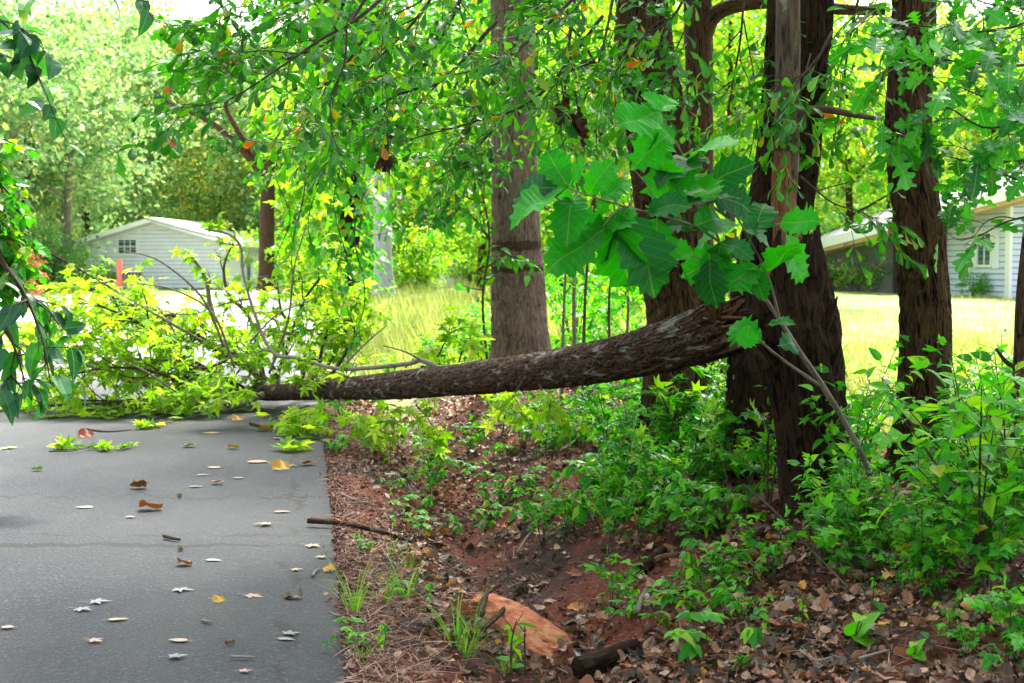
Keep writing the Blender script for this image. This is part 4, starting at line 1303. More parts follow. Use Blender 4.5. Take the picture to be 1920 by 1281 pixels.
far_tree('lime_a', 1060, 52, 'lime tree seen behind the big oak leaves', 1.0)
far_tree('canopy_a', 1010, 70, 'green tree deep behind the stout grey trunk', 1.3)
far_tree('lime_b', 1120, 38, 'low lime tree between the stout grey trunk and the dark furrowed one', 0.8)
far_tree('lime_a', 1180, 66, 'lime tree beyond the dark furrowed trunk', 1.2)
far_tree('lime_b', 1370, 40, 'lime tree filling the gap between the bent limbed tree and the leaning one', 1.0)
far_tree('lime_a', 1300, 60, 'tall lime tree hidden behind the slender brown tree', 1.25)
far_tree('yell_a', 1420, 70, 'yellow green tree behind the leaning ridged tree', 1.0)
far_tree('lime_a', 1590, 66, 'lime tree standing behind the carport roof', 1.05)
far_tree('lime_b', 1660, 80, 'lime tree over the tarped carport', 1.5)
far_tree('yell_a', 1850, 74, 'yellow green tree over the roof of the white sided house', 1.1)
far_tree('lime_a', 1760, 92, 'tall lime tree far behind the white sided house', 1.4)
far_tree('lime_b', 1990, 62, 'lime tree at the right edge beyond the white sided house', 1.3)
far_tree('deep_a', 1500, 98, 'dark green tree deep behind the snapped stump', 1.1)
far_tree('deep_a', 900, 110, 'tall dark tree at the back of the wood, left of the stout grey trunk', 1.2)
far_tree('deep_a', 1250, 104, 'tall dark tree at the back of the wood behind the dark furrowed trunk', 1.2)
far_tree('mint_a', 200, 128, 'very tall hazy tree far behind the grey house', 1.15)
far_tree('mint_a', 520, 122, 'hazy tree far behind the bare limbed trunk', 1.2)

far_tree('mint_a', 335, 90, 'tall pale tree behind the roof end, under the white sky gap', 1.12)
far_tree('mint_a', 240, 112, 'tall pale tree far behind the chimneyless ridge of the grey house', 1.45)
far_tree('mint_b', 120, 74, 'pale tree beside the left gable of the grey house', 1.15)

# distant wood that reads as one mass
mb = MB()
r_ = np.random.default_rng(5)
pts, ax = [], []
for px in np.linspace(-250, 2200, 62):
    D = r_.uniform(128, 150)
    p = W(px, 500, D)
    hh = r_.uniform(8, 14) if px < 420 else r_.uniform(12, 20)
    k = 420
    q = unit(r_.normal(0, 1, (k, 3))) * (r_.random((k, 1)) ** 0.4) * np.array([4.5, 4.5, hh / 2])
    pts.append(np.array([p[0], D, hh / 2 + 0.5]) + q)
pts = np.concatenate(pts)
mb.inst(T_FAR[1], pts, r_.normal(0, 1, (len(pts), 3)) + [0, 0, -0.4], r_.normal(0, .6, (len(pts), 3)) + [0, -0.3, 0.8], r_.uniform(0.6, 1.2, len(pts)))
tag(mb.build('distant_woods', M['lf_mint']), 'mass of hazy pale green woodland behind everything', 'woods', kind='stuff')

# ---- particular trunks in the middle distance
def plain_trunk(name, label, rows, mat, seed, limbs=(), foliage=None, nseg=28, nrow=60, amp=0.1, k=10):
    P, r = trunk_path(rows)
    b = P[-1]
    root = thing(name, label, 'tree', b)
    m = MB(); m.tube(P - b, r, nseg, nrow, furrow(k, amp, seed))
    for L in limbs:
        Q, q = trunk_path(L); m.tube(Q - b, q, 10, 26, furrow(k, 0.08, seed))
    m.build('trunk', mat, root, True)
    if foliage:
        foliage(root, b)
    return root
def fol_crown(lm, seed, rad, zlo, zhi, ncl, per, size, ox=0, oy=0):
    return lambda root, b: crown_mesh('crown', lm, seed, rad, zlo, zhi, ncl, per, size, root, ox, oy)
plain_trunk('tree', 'pale grey bare trunk standing alone in the tall grass', [(712, -200, 36, 24), (715, 100, 36, 29), (716, 300, 36, 30), (718, 480, 36, 33), (720, 530, 36, 38), (720, 552, 36, 44)], M['bark_pale'], 61, foliage=fol_crown(M['lf_canopy'], 62, 3.6, 5.5, 11.5, 70, 90, 0.22))
plain_trunk('tree', 'dark trunk with long bare limbs reaching left above the grey house', [(505, 300, 50, 20), (502, 360, 50, 25), (500, 440, 50, 28), (500, 520, 50, 32), (501, 545, 50, 42)], M['bark_brown'], 63,
            [[(500, 345, 50, 20), (470, 300, 50, 15), (410, 240, 49.5, 12), (345, 205, 49, 9), (296, 205, 49, 6)], [(503, 320, 50, 14), (462, 270, 50, 11), (425, 206, 50, 9), (430, 180, 50, 6)], [(345, 206, 49, 6), (320, 195, 48.8, 4), (290, 170, 48.6, 3)]],
            fol_crown(M['lf_lime'], 64, 3.4, 4.0, 9.0, 34, 70, 0.26, 2.0, 1.0))
def ivy_fol(root, b):
    r2 = np.random.default_rng(8)
    m = MB()
    n = 2600
    z = r2.uniform(0.1, 11, n); a = r2.uniform(0, 2 * PI, n)
    rr = 0.3 + 0.5 * r2.random(n) ** 2 * (0.6 + fbm(np.stack([a, z * 0.8, z * 0], -1), 2, 3))
    P = np.stack([np.cos(a) * rr, np.sin(a) * rr, z], -1)
    A = np.stack([np.cos(a), np.sin(a), -0.9 + 0 * a], -1) + r2.normal(0, .3, (n, 3))
    m.inst(T_HEART[0], P, A, np.stack([np.cos(a), np.sin(a), 0.6 + 0 * a], -1), r2.uniform(0.13, 0.26, n))
    m.build('ivy', M['lf_under'], root)
    crown_mesh('crown', M['lf_canopy'], 9, 3.0, 5.2, 10.5, 36, 80, 0.18, root)
plain_trunk('tree', 'ivy clad dark trunk left of the pale grey one', [(640, -250, 27, 26), (655, 0, 27, 32), (658, 250, 27, 34), (655, 430, 27, 36), (652, 560, 27, 46)], M['bark_black'], 65, foliage=ivy_fol)
plain_trunk('tree', 'slim dark double stem deep in the wood at the left', [(40, 150, 70, 7), (42, 200, 70, 8), (44, 260, 70, 8), (44, 530, 70, 10)], M['bark_dark'], 66, [[(44, 400, 70, 8), (56, 300, 70, 7), (58, 190, 70, 6)]])

# ------------------------------------------------------------------ bushes at the edge of the wood and lawn
BUSH = {}
def bush_kind(key, lm, seed, rad, h, ncl, per, size):
    root = thing('bush', 'x', 'bush')
    r2 = np.random.default_rng(seed)
    m = MB()
    for i in range(9):
        a = r2.uniform(0, 2 * PI); q = rad * r2.uniform(0.2, 0.7)
        m.tube(np.array([[0.05 * math.cos(a), 0.05 * math.sin(a), -0.05], [q * 0.4 * math.cos(a), q * 0.4 * math.sin(a), h * 0.45], [q * math.cos(a), q * math.sin(a), h * 0.85]]), np.array([0.02, 0.014, 0.004]) * (h / 2), 5, 8)
    m.build('stems', M['twig'], root)
    crown_mesh('foliage', lm, seed, rad, 0.05, h, ncl, per, size, root, clump=0.3)
    BUSH[key] = [root, False]
bush_kind('lime', M['lf_lime'], 301, 1.9, 2.6, 46, 60, 0.16)
bush_kind('deep', M['lf_deep'], 302, 2.2, 3.0, 55, 70, 0.18)
bush_kind('green', M['lf_under'], 303, 1.2, 1.6, 36, 55, 0.11)
bush_kind('yellow', M['lf_yellow'], 304, 1.5, 1.6, 34, 55, 0.14)
bush_kind('russet', M['lf_russet'], 305, 1.3, 2.0, 26, 45, 0.18)
def bush(key, px, D, label, sc=1.0, group=None):
    root, used = BUSH[key]
    o = root if not used else copy_tree(root)
    BUSH[key][1] = True
    p = W(px, 530, D)
    o.location = (p[0], D, float(gz(p[0], D, False)))
    o.rotation_euler = (0, 0, rg.uniform(0, 6.28))
    o.scale = (sc, sc, sc)
    o['label'] = label
    if group: o['group'] = group
bush('yellow', 195, 73.5, 'round yellow shrub against the left corner of the grey house', 0.75)
bush('russet', 32, 60, 'russet brown dying shrub at the left, under the pale tree', 1.0)
bush('deep', 95, 70, 'dark green shrub between the russet one and the grey house', 0.9)
bush('deep', 20, 68, 'dark shrub behind the russet one', 1.2)
bush('lime', 560, 62, 'lime bush right of the bare limbed trunk', 1.2)
bush('lime', 610, 52, 'lime bush left of the ivy clad trunk', 1.0)
bush('lime', 655, 44, 'lime bush at the foot of the ivy clad trunk', 0.6)
bush('deep', 470, 84, 'dark bush behind the bare limbed trunk', 1.3)
bush('lime', 790, 54, 'lime bush right of the pale grey trunk', 1.0)
bush('deep', 735, 66, 'deep green bush behind the pale grey trunk', 1.3)
bush('lime', 815, 66, 'lime bush left of the white covered car', 0.9)
bush('lime', 885, 60, 'lime bush right of the white covered car', 1.0)
bush('deep', 850, 80, 'deep green bush behind the white covered car', 1.5)
bush('green', 903, 21, 'fresh green bush hugging the left side of the stout grey trunk', 0.55)
bush('green', 1075, 19, 'fresh green bush right of the stout grey trunk', 0.75)
bush('green', 1150, 22, 'fresh green bush among the thin sapling stems', 0.9)
bush('lime', 1060, 34, 'lime bush behind the thin sapling stems', 1.0)
bush('lime', 1180, 40, 'lime bush beyond the dark furrowed trunk', 1.1)
bush('lime', 1360, 44, 'lime bush on the lawn behind the end of the log', 1.1)
bush('yellow', 1612, 54, 'yellowish shrub at the foot of the grey tarp', 0.75)
bush('green', 1660, 53.5, 'green shrub at the foot of the grey tarp, near the black post', 0.95)
bush('green', 1825, 48.2, 'weedy green shrub under the shuttered window', 0.5)
bush('green', 1545, 55, 'green shrub at the left end of the tarp', 0.8)
bush('deep', 1560, 84, 'deep green bush behind the carport', 1.6)
bush('lime', 1000, 48, 'lime bush behind the stout grey trunk', 1.4)

# ------------------------------------------------------------------ tall grass of the lawn
def lawn(name, label, n, region, hgt, width, mat, seed):
    r2 = np.random.default_rng(seed)
    px = r2.uniform(region[0], region[1], n)
    D = 1 / r2.uniform(1 / region[3], 1 / region[2], n)
    x = (px - 960) / F * D
    z = gz(x, D)
    s = x - road_edge(D)
    cl = fbm(np.stack([x * 0.5, D * 0.5, D * 0], -1), 3, 2)
    keep = (s > 3.0 + 1.2 * cl) | (D > 20 + 4 * cl)
    keep &= s > 0.9
    x, D, z, cl = x[keep], D[keep], z[keep], cl[keep]
    n = len(x)
    h = hgt * r2.uniform(0.5, 1.3, n) * (0.5 + cl)
    a = r2.uniform(0, 2 * PI, n)
    bl = _tm([(-0.5, 0, 0), (0.5, 0, 0), (0.35, 0.5, 0.06), (-0.35, 0.5, 0.06), (0.0, 1.0, 0.28)], [(0, 1, 2, 3), (3, 2, 4)])
    v = bl[0].copy(); v[:, 0] *= width / hgt
    t = (v, bl[1], bl[2], bl[3])
    A = np.stack([np.cos(a) * 0.3, np.sin(a) * 0.3, np.ones(n)], -1)
    Nn = np.stack([np.cos(a + 1.57), np.sin(a + 1.57), np.zeros(n)], -1)
    m = MB(); m.inst(t, np.stack([x, D, z - 0.01], -1), A, Nn, h)
    return tag(m.build(name, mat), label, 'grass', kind='stuff')
lawn('tall_grass', 'sunlit tall yellow green grass between the fallen trunk and the far trees', 60000, (560, 1500, 15, 66), 0.5, 0.012, M['grass'], 1)
lawn('lawn_grass', 'sunlit yellow green lawn grass before the white sided house', 110000, (1380, 2700, 6, 56), 0.16, 0.008, M['grass'], 2)

# ------------------------------------------------------------------ leafy boughs hanging into the picture
def bough(name, label, rows_list, lm_mat, tmpls, size, seed, nsub=9, sublen=0.55, step=0.05, level=1, up=0.05, droop=0.3, wood=None, group=None, lat=1.0, sag=0.08, cat='branch', face=None):
    r2 = np.random.default_rng(seed)
    P0, _ = trunk_path(rows_list[0])
    b = P0[0]
    root = thing(name, label, cat, b, group)
    w, lm = MB(), MB()
    for rows in rows_list:
        P, r = trunk_path(rows)
        r = r * 0.7
        grow(w, lm, r2, P - b, r[0], r[-1], tmpls, size, nsub, sublen, step, level, up, droop, True, 7, 0.12, face, 0.25, sag, lat)
    w.build('limb', wood or M['twig'], root, True)
    lm.build('foliage', lm_mat, root)
    return root

GB = 'small-leaved boughs hanging over the bank'
BO = [
    ('bough reaching far left over the road, small oval leaves with a few turned red', [[(800, -90, 7.4, 12), (690, 20, 7.2, 9), (600, 75, 7.1, 8), (520, 130, 7.0, 6), (430, 185, 6.9, 4), (325, 205, 6.8, 2)]], 8),
    ('bough with a thin forked tip ending just above the bare limbs, beneath the longest bough', [[(720, -60, 8.0, 10), (640, 60, 7.8, 8), (540, 110, 7.7, 6), (460, 130, 7.6, 4), (385, 120, 7.5, 2)], [(600, 85, 7.8, 6), (520, 40, 7.7, 4), (440, 30, 7.6, 2)]], 8),
    ('leafy bough crossing the top centre left of the stout grey trunk', [[(930, 40, 9.0, 12), (830, 150, 8.8, 9), (740, 180, 8.7, 8), (640, 250, 8.6, 6), (520, 285, 8.5, 2)]], 8),
    ('leafy bough that crosses the stout grey trunk and droops towards the pale trunk', [[(1130, 30, 9.4, 11), (1010, 180, 9.2, 9), (900, 225, 9.1, 7), (810, 250, 9.0, 5), (735, 270, 8.9, 2)], [(960, 205, 9.2, 6), (880, 290, 9.1, 4), (800, 350, 9.0, 2)]], 8),
    ('fine twigged bough high at the top, left of the stout grey trunk', [[(900, -160, 8.4, 12), (820, -20, 8.2, 9), (760, 60, 8.1, 7), (700, 120, 8.0, 5), (650, 200, 7.9, 2)]], 9),
    ('bough at the top edge over the far left of the canopy', [[(700, -200, 9.0, 11), (610, -60, 8.8, 8), (540, 20, 8.7, 6), (470, 60, 8.6, 4), (400, 75, 8.5, 2)]], 8),
    ('bough in front of the stout grey trunk high up', [[(1180, -140, 8.6, 12), (1080, -10, 8.5, 9), (1000, 70, 8.4, 7), (930, 120, 8.3, 5), (850, 140, 8.2, 2)]], 8),
    ('bough with lichen on its bark between the stout grey trunk and the dark furrowed one', [[(1200, 190, 9.8, 14), (1150, 140, 9.6, 13), (1100, 118, 9.5, 10), (1040, 160, 9.4, 6), (985, 235, 9.3, 2)], [(1120, 125, 9.5, 7), (1080, 60, 9.4, 5), (1030, 10, 9.3, 2)]], 7),
    ('drooping bough in the gap right of the stout grey trunk', [[(1160, -60, 10.2, 9), (1130, 90, 10.0, 7), (1090, 200, 9.9, 5), (1050, 280, 9.8, 2)]], 7),
    ('thin bough before the top of the dark furrowed trunk', [[(1330, -120, 8.8, 10), (1270, 20, 8.7, 7), (1210, 60, 8.6, 5), (1150, 30, 8.5, 2)], [(1300, 20, 8.7, 5), (1255, 120, 8.6, 3), (1225, 170, 8.5, 2)]], 6),
    ('leafy bough in the gap between the bent limbed tree and the leaning one', [[(1400, -120, 10.4, 9), (1390, 60, 10.3, 7), (1370, 180, 10.2, 5), (1360, 290, 10.1, 2)], [(1395, 40, 10.3, 5), (1420, 200, 10.2, 3), (1400, 320, 10.1, 2)]], 6),
    ('leafy bough twining round the smooth grey young tree', [[(1560, 60, 8.3, 8), (1520, 130, 8.2, 6), (1480, 150, 8.2, 4), (1440, 170, 8.1, 2)], [(1520, 100, 8.3, 5), (1490, 210, 8.2, 4), (1470, 260, 8.2, 2)]], 5),
    ('bough hanging in the gap left of the ridged tree before the lawn', [[(1640, -120, 9.6, 10), (1600, 40, 9.5, 7), (1580, 160, 9.4, 5), (1560, 290, 9.3, 2)], [(1610, 30, 9.5, 5), (1560, 110, 9.4, 4), (1520, 120, 9.3, 2)]], 7),
    ('thin leafy bough hanging far down in front of the carport roof', [[(1500, 330, 8.9, 6), (1560, 380, 8.8, 5), (1610, 395, 8.7, 3), (1650, 420, 8.6, 2)]], 5),
]
for i, (lab, rows, ns) in enumerate(BO):
    bough('overhanging_branch', lab, rows, M['lf_canopy'], T_OBOV, 0.1, 400 + i, ns + 1, 0.64, 0.042, 1, 0.05, 0.3, group=GB)

# denser, darker boughs further back behind them
GD = 'deeper leafy boughs behind the front ones'
for i, (lab, rows) in enumerate([
    ('deep shaded bough at the top, in front of the ivy clad trunk', [[(760, -120, 13, 14), (700, 40, 13, 10), (640, 130, 13, 7), (570, 190, 13, 3)]]),
    ('deep bough left of the stout grey trunk near the top edge', [[(900, -100, 14, 14), (850, 30, 14, 10), (790, 130, 14, 7), (730, 230, 14, 3)]]),
    ('deep bough behind the fine twigged one, hanging to the pale trunk', [[(820, 40, 15, 12), (760, 170, 15, 9), (690, 240, 15, 6), (600, 260, 15, 3)]]),
    ('deep bough behind the drooping one, right of the stout grey trunk', [[(1090, -100, 14, 12), (1070, 60, 14, 9), (1060, 180, 14, 6), (1100, 290, 14, 3)]]),
    ('deep bough just left of the dark furrowed trunk', [[(1180, -60, 13, 10), (1150, 90, 13, 8), (1120, 220, 13, 5), (1150, 330, 13, 2)]]),
    ('deep bough behind the thin forked one at the left of the canopy', [[(680, -140, 12.5, 11), (600, 20, 12.4, 9), (520, 90, 12.3, 6), (450, 110, 12.2, 3)]]),
    ('deep bough hanging in front of the stout grey trunk at mid height', [[(1000, 20, 15, 10), (930, 140, 15, 7), (880, 220, 15, 5), (840, 330, 15, 2)]]),
]):
    bough('overhanging_branch', lab, rows, M['lf_canopy'], T_OBOV, 0.12, 440 + i, 10, 1.1, 0.06, 1, 0.0, 0.35, group=GD)

# lime broad-leaved boughs and hanging vines lower down
for i, (lab, rows) in enumerate([
    ('lime star-leaved bough hanging left of the ivy clad trunk', [[(680, 130, 16, 9), (640, 210, 16, 7), (600, 260, 16, 5), (570, 320, 16, 3)]]),
    ('lime star-leaved bough right of the pale grey trunk top', [[(860, 150, 17, 8), (820, 230, 17, 6), (790, 280, 17, 4), (770, 330, 17, 2)]]),
    ('lime star-leaved bough left of the pale grey trunk at mid height', [[(640, 220, 18, 8), (610, 310, 18, 6), (580, 380, 18, 4), (550, 440, 18, 2)]]),
]):
    bough('overhanging_branch', lab, rows, M['lf_lime'], T_STAR, 0.17, 470 + i, 8, 0.9, 0.08, 1, 0.0, 0.4)
GV = 'thin vines hanging in front of the wood'
for i, (a, b_, c, D, lab) in enumerate([(560, 250, 640, 14.5, 'long dark vine with small leaves hanging down into the fallen crown'), (600, 280, 560, 15, 'thin vine left of the ivy clad trunk'), (640, 260, 600, 15.5, 'leafy vine close before the ivy clad trunk'), (682, 360, 680, 14.8, 'vine with rounded leaves hanging right of the long one, to the tall grass'), (530, 300, 520, 16, 'short vine left of the other hanging vines'), (660, 330, 560, 16, 'thin vine between the ivy clad trunk and the pale trunk')]):
    r2 = np.random.default_rng(480 + i)
    top = W(a, b_, D)
    pts = np.array([W(a + 14 * math.sin(k * 1.3 + i) - 3 * k * (i % 2), b_ + (c - b_) * k / 6, D) for k in range(7)]) - top
    root = thing('hanging_vine', lab, 'vine', top, GV)
    w, lm = MB(), MB()
    grow(w, lm, r2, pts, 0.008, 0.004, T_HEART, 0.1, 8, 0.28, 0.07, 0, 0.0, 0.4, True, 5, 0.0)
    w.build('stem', M['twig'], root, True)
    lm.build('foliage', M['lf_under'], root)

# creeper on the left flank of the stout grey trunk
def creeper():
    b = W(915, 700, 17.5)
    root = thing('climbing_vine', 'dark green creeper hanging off the left flank of the stout grey trunk', 'vine', b)
    r2 = np.random.default_rng(55)
    w, lm = MB(), MB()
    for rows in ([(915, 700, 17.5, 5), (905, 560, 17.5, 5), (918, 450, 17.5, 5), (900, 340, 17.6, 4)], [(918, 450, 17.4, 4), (880, 400, 17.2, 3), (845, 390, 17.1, 2)], [(905, 380, 17.4, 4), (850, 370, 17.2, 3), (800, 430, 17.0, 2)], [(915, 500, 17.4, 4), (950, 480, 17.3, 3), (985, 490, 17.3, 2)], [(905, 340, 17.4, 4), (860, 340, 17.2, 3), (820, 400, 17.0, 2)]):
        P, r = trunk_path(rows)
        grow(w, lm, r2, P - b, r[0], r[-1], T_OVATE, 0.15, 8, 0.5, 0.1, 0, -0.1, 0.5, True, 5, 0.2)
    w.build('stem', M['twig'], root, True)
    lm.build('foliage', M['lf_canopy'], root)
creeper()
def dead_cluster(px, py, D, label, seed):
    r2 = np.random.default_rng(seed)
    b = W(px, py, D)
    root = thing('dead_leaf_cluster', label, 'dead leaves', b, 'brown dead leaf clusters caught in the boughs')
    w, lm = MB(), MB()
    grow(w, lm, r2, np.array([[0, 0, 0.25], [0.02, 0, 0.1], [0.0, 0, 0.0]]), 0.006, 0.003, T_DEAD, 0.09, 6, 0.14, 0.03, 0, -0.2, 1.2, True, 5, 0.3)
    w.build('twig', M['twig'], root)
    lm.build('leaves', M['lf_russetdark'], root)
M['lf_russetdark'] = leaf_mat('leaf_russet_dark', [(0.0, (0.02, 0.008, 0.006)), (1.0, (0.12, 0.04, 0.025))], 0.15, (1.2, 1.0, 0.6), 0.6, 0.2)
dead_cluster(1052, 225, 9.2, 'clump of dark dead leaves right of the stout grey trunk', 1)
dead_cluster(1078, 245, 9.1, 'ragged brown dead leaves just right of the darker clump', 2)
dead_cluster(722, 305, 8.9, 'black withered leaf clump at the top of the pale grey trunk', 3)
dead_cluster(897, 330, 17.0, 'withered brown leaf clump on the left flank of the stout grey trunk', 4)

# white oak boughs at the right
GW_ = 'lobed oak boughs at the right edge'
for i, (lab, rows) in enumerate([
    ('lobed oak bough crossing the top of the ridged tree at the right', [[(2060, -40, 6.8, 10), (1930, 40, 6.7, 7), (1830, 60, 6.6, 5), (1740, 50, 6.5, 3), (1690, 40, 6.45, 2)]]),
    ('lobed oak bough across the ridged tree at a third of its height', [[(2060, 60, 6.6, 10), (1930, 120, 6.5, 7), (1830, 120, 6.4, 5), (1740, 110, 6.3, 4), (1660, 130, 6.2, 2)]]),
    ('dark lobed oak bough at the right edge, level with the leaning limb', [[(2060, 120, 6.4, 10), (1940, 210, 6.3, 7), (1850, 240, 6.25, 5), (1770, 200, 6.2, 4), (1690, 220, 6.15, 2)]]),
    ('lobed oak bough hanging above the shuttered window', [[(2060, 300, 6.6, 10), (1950, 340, 6.5, 7), (1890, 330, 6.4, 5), (1840, 300, 6.35, 4), (1790, 260, 6.3, 2)]]),
    ('lowest lobed oak bough, its rosette of leaves over the shuttered window', [[(2060, 380, 6.5, 9), (1960, 400, 6.4, 6), (1890, 415, 6.35, 5), (1840, 440, 6.3, 4), (1800, 452, 6.25, 2)]]),
    ('lobed oak bough filling the upper right corner', [[(2080, -120, 7.6, 10), (1960, -20, 7.5, 8), (1880, 10, 7.4, 6), (1800, -10, 7.3, 3)]]),
    ('backlit lobed oak bough deeper in at the right edge', [[(2080, 180, 8.6, 10), (1960, 170, 8.5, 8), (1880, 190, 8.4, 6), (1790, 160, 8.3, 3)]]),
    ('backlit lobed oak bough deeper in, above the carport edge board', [[(2080, 330, 8.8, 10), (1960, 300, 8.7, 8), (1860, 310, 8.6, 6), (1800, 350, 8.5, 3)]]),
]):
    bough('oak_branch', lab, rows, M['lf_oak'], T_WOAK, 0.15, 500 + i, 7 if i not in (3, 4) else 4, 0.42 if i not in (3, 4) else 0.3, 0.075, 1 if i > 4 else 1, 0.05, 0.35, group=GW_, lat=0.8)

# the big-leaved oak sapling in front
def oak_sapling():
    stem = [(1622, 868, 7.15, 14), (1588, 800, 7.05, 14), (1545, 728, 6.9, 14), (1500, 660, 6.75, 12), (1462, 600, 6.6, 11), (1425, 545, 6.5, 9), (1400, 505, 6.4, 8), (1350, 455, 6.3, 7), (1290, 420, 6.15, 6), (1200, 395, 5.95, 5), (1120, 372, 5.8, 4), (1062, 352, 5.7, 3)]
    P, r = trunk_path(stem)
    base = G(1662, 985)
    root = thing('oak_sapling', 'big-leaved oak sapling with a pale slanting stem before the log end', 'sapling', base)
    P = np.vstack([base - [0, 0, 0.03], P]); r = np.concatenate([[r[0] * 1.15], r]) * 0.78
    w = MB(); w.tube(P - base, r, 12, 90, furrow(20, 0.1, 2))
    tw = [[(1545, 728, 6.9, 8), (1475, 680, 6.7, 6), (1425, 640, 6.5, 5), (1405, 612, 6.4, 3)], [(1462, 600, 6.6, 6), (1440, 520, 6.45, 5), (1395, 430, 6.3, 4), (1372, 395, 6.2, 3)], [(1350, 455, 6.3, 5), (1300, 330, 6.2, 4), (1258, 250, 6.2, 3), (1235, 205, 6.2, 2)],
          [(1400, 505, 6.4, 5), (1330, 490, 6.3, 4), (1265, 470, 6.2, 2)], [(1425, 545, 6.5, 5), (1460, 480, 6.4, 4), (1475, 430, 6.3, 2)], [(1170, 388, 5.9, 4), (1150, 400, 5.85, 3), (1130, 425, 5.8, 2)], [(1240, 405, 6.05, 4), (1215, 350, 6.0, 3), (1190, 320, 6.0, 2)]]
    for t in tw:
        Q, q = trunk_path(t); w.tube(Q - base, q, 7, 20)
    w.build('stem', M['bark_sapling'], root, True)
    # leaf base -> leaf tip in the picture, distance at base and tip
    LV = [(1064, 350, 1022, 278), (1072, 345, 1088, 302), (1062, 352, 942, 402), (1064, 350, 952, 350), (1080, 362, 1052, 430), (1152, 398, 1160, 545), (1142, 428, 1034, 428), (1136, 430, 1014, 505),
          (1168, 405, 1248, 545), (1186, 348, 1125, 312), (1262, 300, 1186, 274), (1232, 355, 1296, 262), (1236, 250, 1186, 292), (1238, 210, 1262, 176), (1228, 240, 1190, 200), (1285, 300, 1366, 236), (1272, 400, 1226, 318),
          (1262, 408, 1352, 322), (1232, 410, 1222, 520), (1318, 352, 1420, 392), (1300, 480, 1238, 462), (1330, 362, 1276, 336), (1385, 420, 1292, 436), (1392, 430, 1462, 436), (1474, 440, 1508, 535), (1464, 420, 1536, 410),
          (1440, 512, 1496, 436), (1370, 478, 1282, 508), (1352, 456, 1334, 534), (1428, 500, 1406, 560), (1404, 612, 1396, 655), (1428, 640, 1362, 606), (1440, 610, 1490, 596), (1462, 648, 1506, 636), (1330, 350, 1390, 300),
          (1265, 262, 1216, 232), (1292, 330, 1344, 372), (1128, 376, 1180, 332), (1212, 396, 1288, 372), (1330, 486, 1330, 570), (1300, 430, 1252, 410), (1104, 366, 1140, 300), (1420, 500, 1350, 540), (1408, 446, 1436, 370), (1240, 206, 1212, 172), (1180, 390, 1102, 470)]
    r2 = np.random.default_rng(12)
    lm = MB()
    tips = [(1064, 350), (1120, 372), (1180, 388), (1240, 405), (1300, 425), (1350, 455), (1400, 505), (1258, 250), (1238, 210), (1280, 300), (1310, 350), (1395, 430), (1372, 395), (1475, 430), (1460, 480), (1265, 470), (1330, 490), (1190, 320), (1130, 425), (1440, 560), (1410, 615), (1465, 650), (1150, 400)]
    for k_ in range(10):
        a_, b_ = tips[k_ % len(tips)]
        e_ = r2.uniform(0, 2 * PI); q_ = r2.uniform(45, 85)
        LV.append((a_, b_, a_ + q_ * math.cos(e_), b_ + q_ * math.sin(e_) * 0.8 + 12))
    for i, (a, b_, c, d) in enumerate(LV):
        D0 = float(np.interp(a, [1060, 1200, 1350, 1460], [5.7, 5.95, 6.25, 6.4]))
        p0 = W(a, b_, D0)
        p1 = W(c, d, D0 + r2.uniform(-0.16, 0.12))
        L = float(np.linalg.norm(p1 - p0)) * 0.94
        nn = np.array([r2.normal(0, 0.45), -0.75 + r2.normal(0, 0.35), 0.7 + r2.normal(0, 0.25)])
        lm.inst(T_ROAK[i % 6], [p0 - base], [p1 - p0], [nn], [L])
    lm.build('foliage', M['lf_bigoak'], root)
oak_sapling()

# boughs of the left foreground
bough('overhanging_branch', 'blue-green heart-leaved bough hanging in at the upper left corner', [[(-120, -60, 7.0, 9), (-20, 20, 6.9, 7), (40, 80, 6.8, 5), (75, 150, 6.7, 3), (110, 235, 6.6, 2), (128, 268, 6.6, 1.5)], [(-10, 30, 6.9, 5), (50, 60, 6.8, 3), (95, 110, 6.7, 2)], [(-80, 60, 6.9, 6), (-20, 90, 6.8, 4), (20, 110, 6.8, 2)]],
      M['lf_blue'], T_HEART, 0.11, 520, 5, 0.22, 0.06, 0, -0.1, 0.5)
bough('overhanging_branch', 'spray of large green leaves at the top edge left of centre', [[(180, -120, 6.6, 8), (215, -40, 6.5, 5), (250, -5, 6.4, 3), (285, 5, 6.4, 2)]], M['lf_oak'], T_OVATE, 0.16, 521, 4, 0.2, 0.08, 0, 0, 0.3)
bough('overhanging_branch', 'few hanging leaves right in the upper left corner over the blue-green bough', [[(-60, -120, 6.2, 8), (-10, -60, 6.1, 5), (40, -20, 6.1, 3), (70, 5, 6.0, 2)]], M['lf_canopy'], T_OVATE, 0.13, 522, 4, 0.25, 0.07, 0, 0, 0.4)
bough('overhanging_branch', 'long bare dark twig slanting from the left edge down into the fallen crown', [[(-120, 330, 9.8, 9), (0, 405, 9.9, 7), (70, 460, 10.2, 6), (140, 500, 10.5, 5), (215, 545, 11, 3)]], M['lf_gum'], T_STAR, 0.12, 523, 3, 0.3, 0.4, 0, 0, 0.4)
